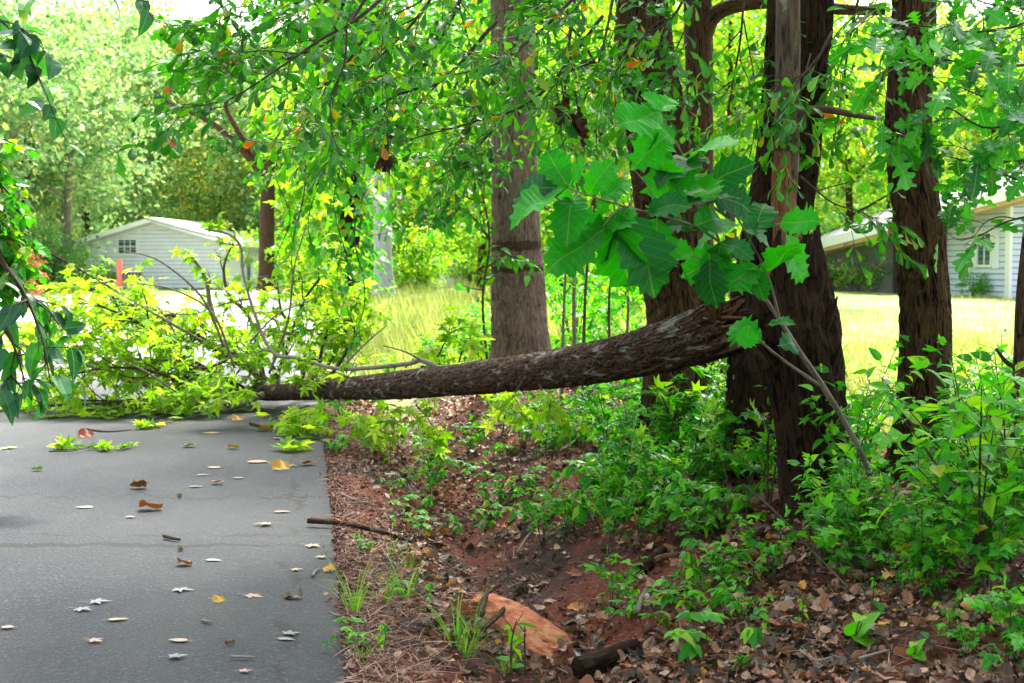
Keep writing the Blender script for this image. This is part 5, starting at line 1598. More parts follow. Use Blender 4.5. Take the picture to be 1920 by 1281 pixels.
def road_shrub():
    """shrub standing on the left verge, reaching over the road"""
    x, y = -5.4, 9.6
    b = np.array([x, y, float(gz(x, y))])
    root = thing('shrub', 'shrub at the left edge with big drooping blue-green leaves', 'shrub', b)
    r2 = np.random.default_rng(530)
    w, lm, l2 = MB(), MB(), MB()
    for rows in ([(-60, 420, 9.6, 8), (10, 500, 9.5, 6), (50, 560, 9.4, 5), (80, 640, 9.3, 3), (95, 720, 9.2, 2)], [(-80, 520, 9.7, 8), (0, 600, 9.5, 6), (30, 660, 9.4, 4), (50, 730, 9.3, 2)], [(-70, 480, 9.8, 7), (20, 540, 9.7, 5), (80, 570, 9.6, 4), (110, 610, 9.5, 2)], [(-60, 600, 9.6, 7), (10, 690, 9.4, 4), (60, 750, 9.3, 2)]):
        P, r = trunk_path(rows)
        P = np.vstack([b + [0, 0, 0.0], (b + P[0]) / 2 + np.array([0, 0, 0.3]), P]); r = np.concatenate([[0.03, 0.022], r])
        grow(w, lm, r2, P - b, 0.03, r[-1], T_OVATE, 0.2, 9, 0.4, 0.09, 0, -0.15, 0.8, False, 7, 0.45)
    for rows in ([(-60, 330, 9.9, 8), (0, 400, 9.8, 5), (30, 440, 9.8, 4), (45, 500, 9.7, 2)], [(-60, 420, 9.9, 8), (0, 470, 9.8, 5), (35, 520, 9.8, 3)], [(-60, 250, 9.9, 8), (-5, 330, 9.8, 5), (10, 400, 9.8, 3)]):
        P, r = trunk_path(rows)
        P = np.vstack([b, (b + P[0]) / 2 + np.array([0, 0, 0.3]), P])
        grow(w, l2, r2, P - b, 0.03, r[-1], T_HEART, 0.085, 10, 0.4, 0.05, 1, 0, 0.4, False, 7, 0.5)
    w.build('stems', M['twig'], root, True)
    lm.build('big_leaves', M['lf_blue'], root)
    l2.build('small_leaves', M['lf_under'], root)
road_shrub()

# ------------------------------------------------------------------ thin saplings between the trunks
GS = 'thin saplings between the trunks'
for i, (rows, lab) in enumerate([
    ([(1052, 660, 14.5, 10), (1058, 560, 14.5, 9), (1066, 450, 14.5, 7), (1085, 330, 14.5, 4)], 'thin sapling nearest to the stout grey trunk on its right'),
    ([(1092, 650, 13.5, 11), (1098, 540, 13.5, 10), (1112, 420, 13.5, 8), (1122, 280, 13.5, 4)], 'thin brown sapling, second to the right of the stout grey trunk'),
    ([(1080, 655, 15.5, 14), (1076, 560, 15.5, 13), (1082, 430, 15.5, 10), (1060, 290, 15.5, 5)], 'pale stemmed sapling close behind the brown one'),
    ([(1148, 660, 14, 9), (1142, 560, 14, 8), (1160, 470, 14, 6), (1180, 380, 14, 3)], 'thin sapling in the middle of the gap left of the dark furrowed trunk'),
    ([(1168, 660, 13, 10), (1178, 560, 13, 9), (1168, 450, 13, 7), (1195, 330, 13, 3)], 'forked sapling nearest to the dark furrowed trunk on its left'),
    ([(1390, 690, 11, 9), (1385, 600, 11, 8), (1388, 500, 11, 6), (1370, 380, 11, 3)], 'thin sapling left of the leaning ridged tree, behind the log end')]):
    P, r = trunk_path(rows)
    b = P[0].copy(); b[2] = gz(b[0], b[1])
    root = thing('sapling', lab, 'sapling', b, GS)
    r2 = np.random.default_rng(600 + i)
    w, lm = MB(), MB()
    P = np.vstack([b - [0, 0, .05], P[1:]]); r = r * 0.65
    grow(w, lm, r2, P - b, r[0], r[-1], T_OVATE, 0.11, 9, 0.6, 0.07, 0, 0.2, 0.3, True, 8, 0.35)
    w.build('stem', M['bark_sapling'] if i % 2 == 0 else M['bark_smooth'], root, True)
    lm.build('foliage', M['lf_under'], root)

# ------------------------------------------------------------------ undergrowth: each plant a thing
PK = {}
def plant_kind(key, name, cat, seed, fn):
    root = thing(name, 'x', cat)
    fn(root, np.random.default_rng(seed))
    PK[key] = [root, False]

def mk_seedling(tm, lmat, n, h, size, spread, step, nsub=5, sub=0.25):
    def f(root, r2):
        w, lm = MB(), MB()
        for i in range(n):
            a = r2.uniform(0, 2 * PI); q = spread * r2.uniform(0.2, 1)
            hh = h * r2.uniform(0.65, 1.15)
            b0 = np.array([math.cos(a), math.sin(a), 0]) * 0.004
            P = np.array([b0 + [0, 0, -0.04], b0 + [q * 0.25 * math.cos(a), q * 0.25 * math.sin(a), hh * 0.5], b0 + [q * math.cos(a), q * math.sin(a), hh]])
            grow(w, lm, r2, P, 0.004 + 0.004 * h, 0.0015, tm, size, nsub, sub, step, 0, 0.25, 0.3, True, 5, 0.3, None, 0.25, 0.05)
        w.build('stem', M['twig'], root)
        lm.build('foliage', lmat, root)
    return f

def mk_creeper(lmat, n, h, size):
    """low stems each topped by a hand of five leaflets"""
    def f(root, r2):
        w, lm = MB(), MB()
        for i in range(n):
            a = r2.uniform(0, 2 * PI); q = r2.uniform(0.02, 0.26)
            hh = h * r2.uniform(0.5, 1.2)
            p0 = np.array([math.cos(a) * q * 0.5, math.sin(a) * q * 0.5, -0.03]); p1 = np.array([math.cos(a) * q, math.sin(a) * q, hh])
            w.tube(np.array([p0, (p0 + p1) / 2 + [0, 0, 0.02], p1]), np.array([0.0022, 0.0018, 0.0012]), 4)
            b = r2.uniform(0, 6.28); tilt = r2.normal(0, 0.25, 3)
            for k in range(5):
                e = b + (k - 2) * 0.85
                d = np.array([math.cos(e), math.sin(e), -0.25]) + tilt
                lm.inst(T_OVATE[k % 3], [p1], [d], [np.array([0, 0, 1.0]) + tilt], [size * (1.15 - 0.13 * abs(k - 2)) * r2.uniform(0.85, 1.15)])
        w.build('stem', M['twig'], root)
        lm.build('foliage', lmat, root)
    return f

def mk_tuft(n, h, wd):
    def f(root, r2):
        lm = MB()
        bl = _tm([(-0.5, 0, 0), (0.5, 0, 0), (0.42, 0.35, 0.03), (-0.42, 0.35, 0.03), (0.3, 0.7, 0.16), (-0.3, 0.7, 0.16), (0, 1.0, 0.4)], [(0, 1, 2, 3), (3, 2, 4, 5), (5, 4, 6)])
        v = bl[0].copy(); v[:, 0] *= wd / h
        a = r2.uniform(0, 2 * PI, n)
        q = 0.05 * r2.random(n)
        P = np.stack([np.cos(a) * q, np.sin(a) * q, np.full(n, -0.01)], -1)
        s_ = r2.uniform(0.15, 0.7, n)
        A = np.stack([np.cos(a) * s_, np.sin(a) * s_, np.ones(n)], -1)
        Nn = np.stack([-np.cos(a), -np.sin(a), s_], -1)
        lm.inst((v, bl[1], bl[2], bl[3]), P, A, -Nn, h * r2.uniform(0.5, 1.25, n))
        lm.build('blades', M['grass_green'], root)
    return f

plant_kind('gum', 'sweetgum_seedling', 'seedling', 701, mk_seedling(T_STAR, M['lf_under'], 3, 0.55, 0.10, 0.3, 0.06))
plant_kind('gum2', 'sweetgum_seedling', 'seedling', 702, mk_seedling(T_STAR3 + T_STAR[:1], M['lf_under'], 4, 0.4, 0.085, 0.28, 0.05))
plant_kind('ovate', 'leafy_seedling', 'seedling', 703, mk_seedling(T_OVATE, M['lf_under'], 3, 0.42, 0.085, 0.26, 0.05))
plant_kind('lime', 'lime_seedling', 'seedling', 704, mk_seedling(T_STAR3, M['lf_lime'], 2, 0.32, 0.085, 0.16, 0.05, 4, 0.18))
plant_kind('creep', 'creeper', 'creeper', 705, mk_creeper(M['lf_under'], 11, 0.2, 0.085))
plant_kind('creep2', 'creeper', 'creeper', 706, mk_creeper(M['lf_under'], 7, 0.14, 0.07))
plant_kind('shrub', 'leafy_shrub', 'shrub', 707, mk_seedling(T_STAR3 + T_OVATE, M['lf_under'], 7, 0.95, 0.11, 0.5, 0.07, 7, 0.34))
plant_kind('shrub2', 'leafy_shrub', 'shrub', 708, mk_seedling(T_OVATE + T_STAR[:1], M['lf_under'], 6, 0.8, 0.10, 0.45, 0.06, 7, 0.3))
plant_kind('tiny', 'small_seedling', 'seedling', 709, mk_seedling(T_OVATE, M['lf_under'], 1, 0.17, 0.06, 0.04, 0.035, 3, 0.09))
plant_kind('tuft', 'grass_tuft', 'grass tuft', 710, mk_tuft(34, 0.24, 0.005))
plant_kind('tuft2', 'grass_tuft', 'grass tuft', 711, mk_tuft(26, 0.42, 0.010))
plant_kind('broad', 'broad_leaved_seedling', 'seedling', 712, mk_seedling(T_HEART, M['lf_under'], 2, 0.2, 0.12, 0.14, 0.07, 2, 0.12))

pr = np.random.default_rng(77)
def plant(key, x, y, label, sc=1.0, group=None, rz=None):
    root, used = PK[key]
    o = root if not used else copy_tree(root)
    PK[key][1] = True
    o.location = (float(x), float(y), float(gz(x, y)))
    o.rotation_euler = (float(pr.normal(0, 0.06)), float(pr.normal(0, 0.06)), float(pr.uniform(0, 6.28) if rz is None else rz))
    o.scale = (sc, sc, sc)
    o['label'] = label
    if group: o['group'] = group
    return o

WORDS = {'gum': 'star-leaved seedling', 'gum2': 'low three-lobed seedling', 'ovate': 'oval-leaved seedling', 'lime': 'lime green seedling', 'creep': 'five-fingered creeper', 'creep2': 'sparse five-fingered creeper',
         'shrub': 'tall leafy shrub', 'shrub2': 'leafy oval-leaved shrub', 'tiny': 'tiny green seedling', 'tuft': 'fine grass tuft', 'tuft2': 'coarse long-bladed grass tuft', 'broad': 'broad-leaved seedling'}
AREAS = {}
def patch(area, items):
    items = [(k_, x_, y_, s_ * (0.55 if (abs(x_ - 1730) < 95 and y_ > 1000) else 1.0)) for k_, x_, y_, s_ in items if not (abs(x_ - 1725) < 75 and 830 < y_ < 1000)]
    _patch(area, items)
def _patch(area, items):
    """items: (kind, px, py, scale); py is where the plant stands on the ground"""
    for key, px, py, sc in items:
        p = G(px, py)
        AREAS.setdefault((area, WORDS[key]), []).append((plant(key, p[0], p[1], 'x', sc), px, py))

def auto(area, keys, n, box, sc, seed):
    r2 = np.random.default_rng(seed)
    out = []
    for i in range(n):
        out.append((keys[int(r2.integers(0, len(keys)))], r2.uniform(box[0], box[2]), r2.uniform(box[1], box[3]), sc * r2.uniform(0.75, 1.25)))
    patch(area, out)

# thick green on the bank behind and below the log
auto('below the thick log end', ['gum', 'gum2', 'ovate', 'creep', 'gum2'], 30, (1120, 790, 1450, 900), 1.15, 1)
auto('below the middle of the log', ['gum2', 'creep', 'lime', 'ovate'], 18, (900, 780, 1180, 860), 0.95, 2)
auto('on the bank left of the stump', ['creep', 'gum2', 'creep', 'tiny', 'gum'], 26, (1080, 880, 1450, 985), 1.1, 3)
auto('behind the log', ['gum', 'shrub2', 'ovate'], 14, (1040, 700, 1400, 775), 1.15, 4)
auto('between the stump and lawn', ['shrub', 'gum', 'shrub2'], 12, (1590, 860, 1920, 900), 0.62, 5)
auto('around the ridged right tree', ['shrub', 'shrub2', 'gum', 'gum2'], 18, (1590, 900, 1930, 1000), 0.8, 6)
auto('right of the stump', ['shrub2', 'gum', 'gum2', 'ovate'], 11, (1600, 985, 1900, 1060), 0.85, 7)
auto('in the bare litter at the lower right', ['tiny', 'creep2', 'tiny'], 11, (1200, 1050, 1700, 1250), 0.8, 8)
auto('in the bottom right corner', ['ovate', 'creep', 'tuft', 'gum2'], 9, (1760, 1130, 1940, 1275), 0.6, 9)
auto('along the ditch', ['creep2', 'creep', 'creep2', 'lime', 'tiny', 'gum2'], 24, (680, 840, 1060, 1010), 0.8, 10)
auto('down the bank to the ditch', ['creep', 'creep2', 'gum2', 'tiny'], 16, (1000, 940, 1420, 1080), 0.8, 17)
auto('on the strip beside the road', ['tuft', 'tiny', 'tiny', 'tuft2', 'creep2'], 16, (660, 830, 790, 1270), 0.55, 11)
auto('around the rock', ['tuft2', 'tuft', 'tiny'], 5, (800, 1195, 960, 1275), 0.65, 12)
auto('at the road edge below the fallen crown', ['tuft', 'lime', 'gum2', 'creep2'], 12, (620, 780, 800, 850), 0.85, 13)
auto('at the foot of the stout grey trunk', ['gum', 'shrub2', 'lime'], 9, (730, 690, 930, 745), 1.05, 14)
auto('low right before the stump', ['shrub', 'gum', 'shrub2', 'shrub', 'gum2'], 20, (1570, 1030, 1920, 1135), 0.98, 15)
auto('left of the stump foot', ['gum', 'shrub2', 'gum2'], 6, (1330, 890, 1430, 950), 0.9, 16)
auto('at the stump foot', ['gum', 'gum2', 'shrub2', 'ovate'], 5, (1540, 1010, 1640, 1080), 0.55, 18)
auto('low on the red bank', ['creep', 'creep2', 'tiny', 'gum2', 'tuft'], 16, (1080, 1010, 1560, 1200), 0.7, 19)
patch('standing alone', [('gum', 810, 700, 1.25), ('tuft2', 1140, 985, 1.1), ('broad', 1600, 1215, 0.9), ('broad', 1715, 1240, 0.9), ('creep', 1010, 990, 0.85), ('tiny', 955, 1265, 1.6), ('tiny', 985, 1270, 1.5), ('creep2', 1330, 1240, 1.3), ('tuft2', 665, 1150, 0.7), ('tuft2', 760, 1130, 0.6)])
WH = ['leftmost', 'second', 'third', 'fourth', 'fifth', 'sixth', 'seventh', 'eighth', 'ninth', 'tenth', 'eleventh', 'twelfth']
for (area, word), lst in AREAS.items():
    lst.sort(key=lambda e: e[1])
    for k, (o, px, py) in enumerate(lst):
        if len(lst) == 1:
            o['label'] = f'{word} {area}, the only one there'
        else:
            o['label'] = f'{WH[min(k, 11)]} {word} from the left, {area}' if k else f'leftmost {word} {area}'
        o['group'] = f'undergrowth {area}'

# ------------------------------------------------------------------ leaf litter and pine straw (nobody could count them)
def litter():
    r2 = np.random.default_rng(31)
    n = 46000
    y = 1 / r2.uniform(1 / 22.0, 1 / 4.9, n)
    s = r2.uniform(-0.12, 6.0, n) ** 1.0
    x = road_edge(y) + s
    px = 960 + x / y * F
    dens = 0.35 + 0.65 * fbm(np.stack([x * 1.5, y * 1.5, x * 0], -1), 3, 12) * 1.6
    # washed ditch bottom and red clay patches stay thinner
    dens *= np.where(np.abs(s - 0.95) < 0.16, 0.35, 1.0)
    bare = fbm(np.stack([x * 1.3, y * 1.3, x * 0 + 4], -1), 4, 77)
    dens *= np.where(bare > 0.53, 0.22, 1.0)
    dens *= np.where(s < 0, 0.12, np.where(s < 0.15, 0.6, 1.0))
    keep = (r2.random(n) < dens) & (px > 480) & (px < 2150)
    x, y, s = x[keep], y[keep], s[keep]
    y2 = r2.uniform(10.5, 19, 12000); s2 = r2.uniform(0.05, 4.5, 12000)
    k2 = r2.random(12000) < 0.35 + 0.8 * fbm(np.stack([s2 * 2, y2 * 1.2, s2 * 0], -1), 3, 6)
    x = np.concatenate([x, (road_edge(y2) + s2)[k2]]); y = np.concatenate([y, y2[k2]]); s = np.concatenate([s, s2[k2]])
    n = len(x)
    z = np.where(s < 0.02, ROADZ, gz(x, y)) + 0.006 + 0.02 * r2.random(n) ** 2
    a = r2.uniform(0, 2 * PI, n)
    A = np.stack([np.cos(a), np.sin(a), r2.normal(0, 0.3, n)], -1)
    Nn = np.array([0, 0, 1.0]) + r2.normal(0, 0.4, (n, 3))
    sz = np.where(s < 0.3, 0.5, 1.0) * (0.022 + 0.066 * r2.random(n) ** 1.6)
    m = MB()
    idx = r2.integers(0, len(T_DEAD), n)
    P = np.stack([x, y, z], -1)
    for q in range(len(T_DEAD)):
        k = idx == q
        m.inst(T_DEAD[q], P[k], A[k], Nn[k], sz[k])
    return tag(m.build('leaf_litter', M['lf_dead']), 'brown dead leaf litter covering the ditch and red bank', 'leaf litter', kind='stuff')
litter()
def straw():
    r2 = np.random.default_rng(32)
    n = 30000
    y = 1 / r2.uniform(1 / 18.0, 1 / 4.9, n)
    s = np.where(r2.random(n) < 0.12, np.abs(r2.normal(0, 0.2, n)) - 0.01, r2.uniform(0.0, 4.6, n))
    x = road_edge(y) + s
    dens = fbm(np.stack([x * 2.2, y * 2.2, x * 0 + 9], -1), 3, 3) * 1.3
    keep = r2.random(n) < dens * np.where(s < 0.45, 1.0, 0.55)
    x, y = x[keep], y[keep]; n = len(x)
    a = r2.uniform(0, 2 * PI, n)
    A = np.stack([np.cos(a), np.sin(a), r2.normal(0, 0.12, n)], -1)
    t = _tm([(-0.013, 0, 0), (0.013, 0, 0), (0.012, 0.5, 0.03), (-0.012, 0.5, 0.03), (0.006, 1, 0), (-0.006, 1, 0)], [(0, 1, 2, 3), (3, 2, 4, 5)])
    m = MB()
    m.inst(t, np.stack([x, y, np.where(x < road_edge(y) + 0.03, ROADZ, gz(x, y)) + 0.006 + 0.02 * r2.random(n)], -1), A, np.array([0, 0, 1.0]) + r2.normal(0, 0.3, (n, 3)), r2.uniform(0.05, 0.17, n))
    return tag(m.build('pine_straw', M['needles']), 'fine reddish brown straw and twig bits strewn through the litter', 'straw', kind='stuff')
straw()
def crumbs():
    """small crumbs of soil and bark on the verge"""
    r2 = np.random.default_rng(33)
    n = 9000
    y = 1 / r2.uniform(1 / 13.0, 1 / 4.9, n)
    s = np.where(r2.random(n) < 0.4, np.abs(r2.normal(0, 0.1, n)) - 0.035, np.abs(r2.normal(0, 1.2, n)))
    x = road_edge(y) + s
    t = _tm([(1, 0, 0), (-0.6, 0.8, 0), (-0.5, -0.9, 0), (0, 0, 0.9), (0.1, 0, -0.6)], [(0, 1, 3), (1, 2, 3), (2, 0, 3), (1, 0, 4), (2, 1, 4), (0, 2, 4)])
    m = MB()
    m.inst(t, np.stack([x, y, np.where(s < 0.03, ROADZ - 0.004, gz(x, y)) + 0.003], -1), r2.normal(0, 1, (n, 3)), r2.normal(0, 1, (n, 3)), r2.uniform(0.003, 0.014, n))
    return tag(m.build('soil_crumbs', M['crumb']), 'small dark crumbs of soil and bark on the road verge', 'soil', kind='stuff')
M['crumb'] = leaf_mat('crumb', [(0.0, (0.03, 0.014, 0.01)), (0.6, (0.1, 0.04, 0.025)), (0.9, (0.18, 0.1, 0.07)), (1.0, (0.35, 0.33, 0.31))], 0.0, (1, 1, 1), 0.9, 0.1)
crumbs()

# ------------------------------------------------------------------ the rock and rotten wood
def rock():
    b = G(985, 1205)
    rg2 = np.random.default_rng(4)
    n1, n2 = 120, 180
    th = np.linspace(0.001, PI - 0.001, n1)[:, None]; ph = np.linspace(0, 2 * PI, n2, endpoint=False)[None, :]
    d = np.stack([np.sin(th) * np.cos(ph), np.sin(th) * np.sin(ph), np.cos(th) + 0 * ph], -1)
    e = 3.2
    k = (np.abs(d) ** e).sum(-1) ** (-1 / e)
    V = d * k[..., None] * np.array([0.42, 0.185, 0.12])
    V *= (1 + 0.4 * (fbm(d * 1.6 + 3, 4, 6) - 0.5) + 0.26 * (fbm(d * np.array([4, 4, 10]), 5, 8) - 0.5))[..., None]
    V[..., 2] += -0.10 * V[..., 0] * 2.2
    a = R(-50)
    ca, sa = math.cos(a), math.sin(a)
    V = np.stack([V[..., 0] * ca - V[..., 1] * sa, V[..., 0] * sa + V[..., 1] * ca, V[..., 2]], -1) + [0, 0, 0.005]
    i = np.arange(n1 - 1)[:, None] * n2; j = np.arange(n2)[None, :]; j2 = (j + 1) % n2
    q = np.stack([i + j, i + n2 + j, i + n2 + j2, i + j2], -1).reshape(-1, 4)
    m, nt, out = new_mat('rock')
    tc = nt.nodes.new('ShaderNodeTexCoord')
    f = noise_node(nt, tc.outputs['Object'], 16, 7, 0.7)
    g2 = noise_node(nt, mapping(nt, tc.outputs['Object'], (3, 3, 14)), 2.0, 4, 0.6)
    ff = math_n(nt, 'ADD', math_n(nt, 'MULTIPLY', f.outputs[0], 0.6), math_n(nt, 'MULTIPLY', g2.outputs[0], 0.4))
    c = ramp(nt, ff, [(0.34, (0.06, 0.018, 0.008)), (0.45, (0.32, 0.09, 0.038)), (0.55, (0.5, 0.18, 0.09)), (0.68, (0.56, 0.33, 0.23))])
    l = noise_node(nt, tc.outputs['Object'], 4, 3)
    c = mixc(nt, ramp(nt, l.outputs[0], [(0.55, (0, 0, 0)), (0.68, (0.7, 0.7, 0.7))]), c, (0.36, 0.22, 0.07))
    principled(nt, out, c, 0.85, 0.25, bump(nt, ff, 1.0, 0.06))
    mb = MB(); mb.add(V.reshape(-1, 3), loops=q.reshape(-1), totals=np.full(len(q), 4))
    o = mb.build('rock', m, None, True)
    o.location = b + np.array([0, 0, 0.0])
    tag(o, 'orange red rock slab half buried in the ditch', 'rock')
    return b
rock_b = rock()

def stick(name, label, pts_px, w, mat, lift=0.0, cat='stick', seed=0, road_=False, group=None, n=30):
    P = []
    for px, py in pts_px:
        p = G(px, py)
        p[2] += lift + (0.02 if road_ else 0.012)
        P.append(p)
    P = np.array(P)
    D = float(np.mean(P[:, 1]))
    r = np.linspace(1.0, 0.55, len(P)) * w * D / F / 2
    P[:, 2] += r * 0.8
    b = P[0].copy()
    m = MB(); m.tube(P - b, r, 10, n, furrow(40, 0.16, seed, 0.2, 0.1))
    o = m.build(name, mat, None, True)
    o.location = b
    return tag(o, label, cat, group)
stick('stick', 'long thin stick poking from the litter onto the asphalt', [(578, 991), (610, 993), (650, 996), (700, 1008), (735, 1018), (772, 1030)], 12, M['bark_log'], 0.02, seed=1)
stick('rotten_log', 'black rotten log piece below the rock at the bottom edge', [(1085, 1278), (1120, 1262), (1160, 1240), (1200, 1218)], 52, M['bark_black'], -0.02, 'log', 2)
stick('stick', 'grey forked stick lying across the left end of the rock', [(902, 1192), (908, 1160), (922, 1140), (938, 1128)], 13, M['bark_log'], 0.08, seed=3)
stick('stick', 'second grey stick propped over the front of the rock', [(905, 1225), (935, 1195), (955, 1165), (968, 1150)], 12, M['bark_log'], 0.09, seed=4)
stick('stick', 'pale lichened stick stub in the litter right of the rock', [(1195, 1168), (1202, 1140), (1212, 1120)], 12, M['twig_pale'], 0.02, seed=5)
stick('stick', 'dark root running down the bank towards the ditch', [(1430, 1008), (1400, 1035), (1370, 1060), (1340, 1085)], 16, M['bark_black'], 0.0, seed=6)
stick('stick', 'pale short broken branch on the litter left of the dark root', [(1228, 1068), (1250, 1060), (1272, 1056)], 15, M['torn_wood'], 0.02, seed=7)
stick('stick', 'dark old root end beside the short broken branch', [(1200, 1085), (1225, 1065), (1245, 1040)], 26, M['bark_black'], 0.0, seed=8)
stick('stick', 'thin dark stick on the bare clay at the lower right', [(1390, 1185), (1430, 1160), (1470, 1135)], 6, M['twig'], 0.01, seed=9)
stick('stick', 'long thin stick across the litter between ditch and bank', [(930, 1030), (970, 1000), (1010, 985), (1050, 972)], 5, M['twig'], 0.02, seed=10)
stick('stick', 'thin grey stick in the ditch below the long one', [(970, 1050), (990, 1020), (1005, 1008)], 5, M['twig_pale'], 0.03, seed=11)
stick('stick', 'curved pale twig near the bottom edge at the lower right', [(1500, 1238), (1530, 1255), (1560, 1250)], 6, M['twig_pale'], 0.02, seed=12)
stick('stick', 'bleached twig by the broad-leaved seedlings', [(1610, 1255), (1640, 1245), (1665, 1240)], 7, M['twig_pale'], 0.02, seed=13)
stick('stick', 'thin dark twig beside the road strip, pointing at the rock', [(640, 935), (665, 945), (690, 952)], 6, M['twig_pale'], 0.01, seed=14)
stick('stick', 'dead thin stem arching down the bank from the stump foot', [(1395, 960), (1450, 1010), (1520, 1090), (1590, 1170)], 6, M['twig'], 0.14, seed=15)
stick('twig', 'dark straight twig on the asphalt in the middle of the road', [(308, 1015), (322, 1018), (338, 1021)], 8, M['twig'], 0, 'twig', 16, True, n=10)
stick('twig', 'pale thin twig on the asphalt near the bottom edge', [(432, 1243), (455, 1243), (478, 1244)], 6, M['twig_pale'], 0, 'twig', 17, True, n=10)
stick('twig', 'short pale twig on the asphalt above the tan stalked leaf', [(378, 1176), (398, 1178)], 6, M['twig_pale'], 0, 'twig', 18, True, n=8)
stick('twig', 'short brown bark bit on the asphalt left of the pair of grey leaves', [(424, 1218), (440, 1213)], 8, M['torn_wood'], 0, 'twig', 19, True, n=8)
stick('twig', 'tiny pale twig at the asphalt edge', [(618, 1161), (637, 1162)], 5, M['twig_pale'], 0, 'twig', 20, True, n=8)
stick('twig', 'bent brown twig on the asphalt near the yellow leaf at the edge', [(586, 1091), (592, 1080), (600, 1076)], 6, M['twig_pale'], 0, 'twig', 21, True, n=8)
stick('twig', 'dark twig on the road just in front of the fallen crown', [(469, 800), (500, 806), (548, 800)], 6, M['twig'], 0, 'twig', 22, True, n=12)
stick('twig', 'thin curved twig on the road below the kinked branch', [(160, 810), (200, 815), (245, 812)], 4, M['twig'], 0, 'twig', 23, True, n=12)

# ------------------------------------------------------------------ leaves lying on the road, each one a thing
def flat_mat(name, c):
    return leaf_mat('fallen_leaf_' + name, [(0.0, tuple(v * 0.8 for v in c)), (1.0, tuple(min(1, v * 1.15) for v in c))], 0.1, (1.1, 1, .8), 0.5, 0.45, 0.5)
FC = {'tan': (0.36, 0.2, 0.09), 'cream': (0.27, 0.18, 0.105), 'grey': (0.13, 0.127, 0.15), 'pink': (0.30, 0.16, 0.12), 'yellow': (0.5, 0.26, 0.015), 'orange': (0.30, 0.08, 0.012), 'brown': (0.12, 0.035, 0.015), 'dark': (0.06, 0.03, 0.022), 'green': (0.14, 0.32, 0.02), 'palegreen': (0.3, 0.33, 0.12), 'red': (0.3, 0.05, 0.02)}
FM = {k: flat_mat(k, v) for k, v in FC.items()}
T_FLATSTAR = [star_leaf(40 + i, 0.10, 5, 0.42, 0.55) for i in range(3)]
T_FLATOAK = [half_leaf(REDOAK, 0.03, 0.03, 0.25, 0.012, 9), half_leaf(OVATE, 0.05, 0.02, 0.3, 0.012, 8)]
T_CURL = [dead_leaf(WIDE, 14, 0.9, 0.8), dead_leaf(OVATE, 15, 0.8, 0.9), dead_leaf(WIDE, 17, 0.7, 1.0)]
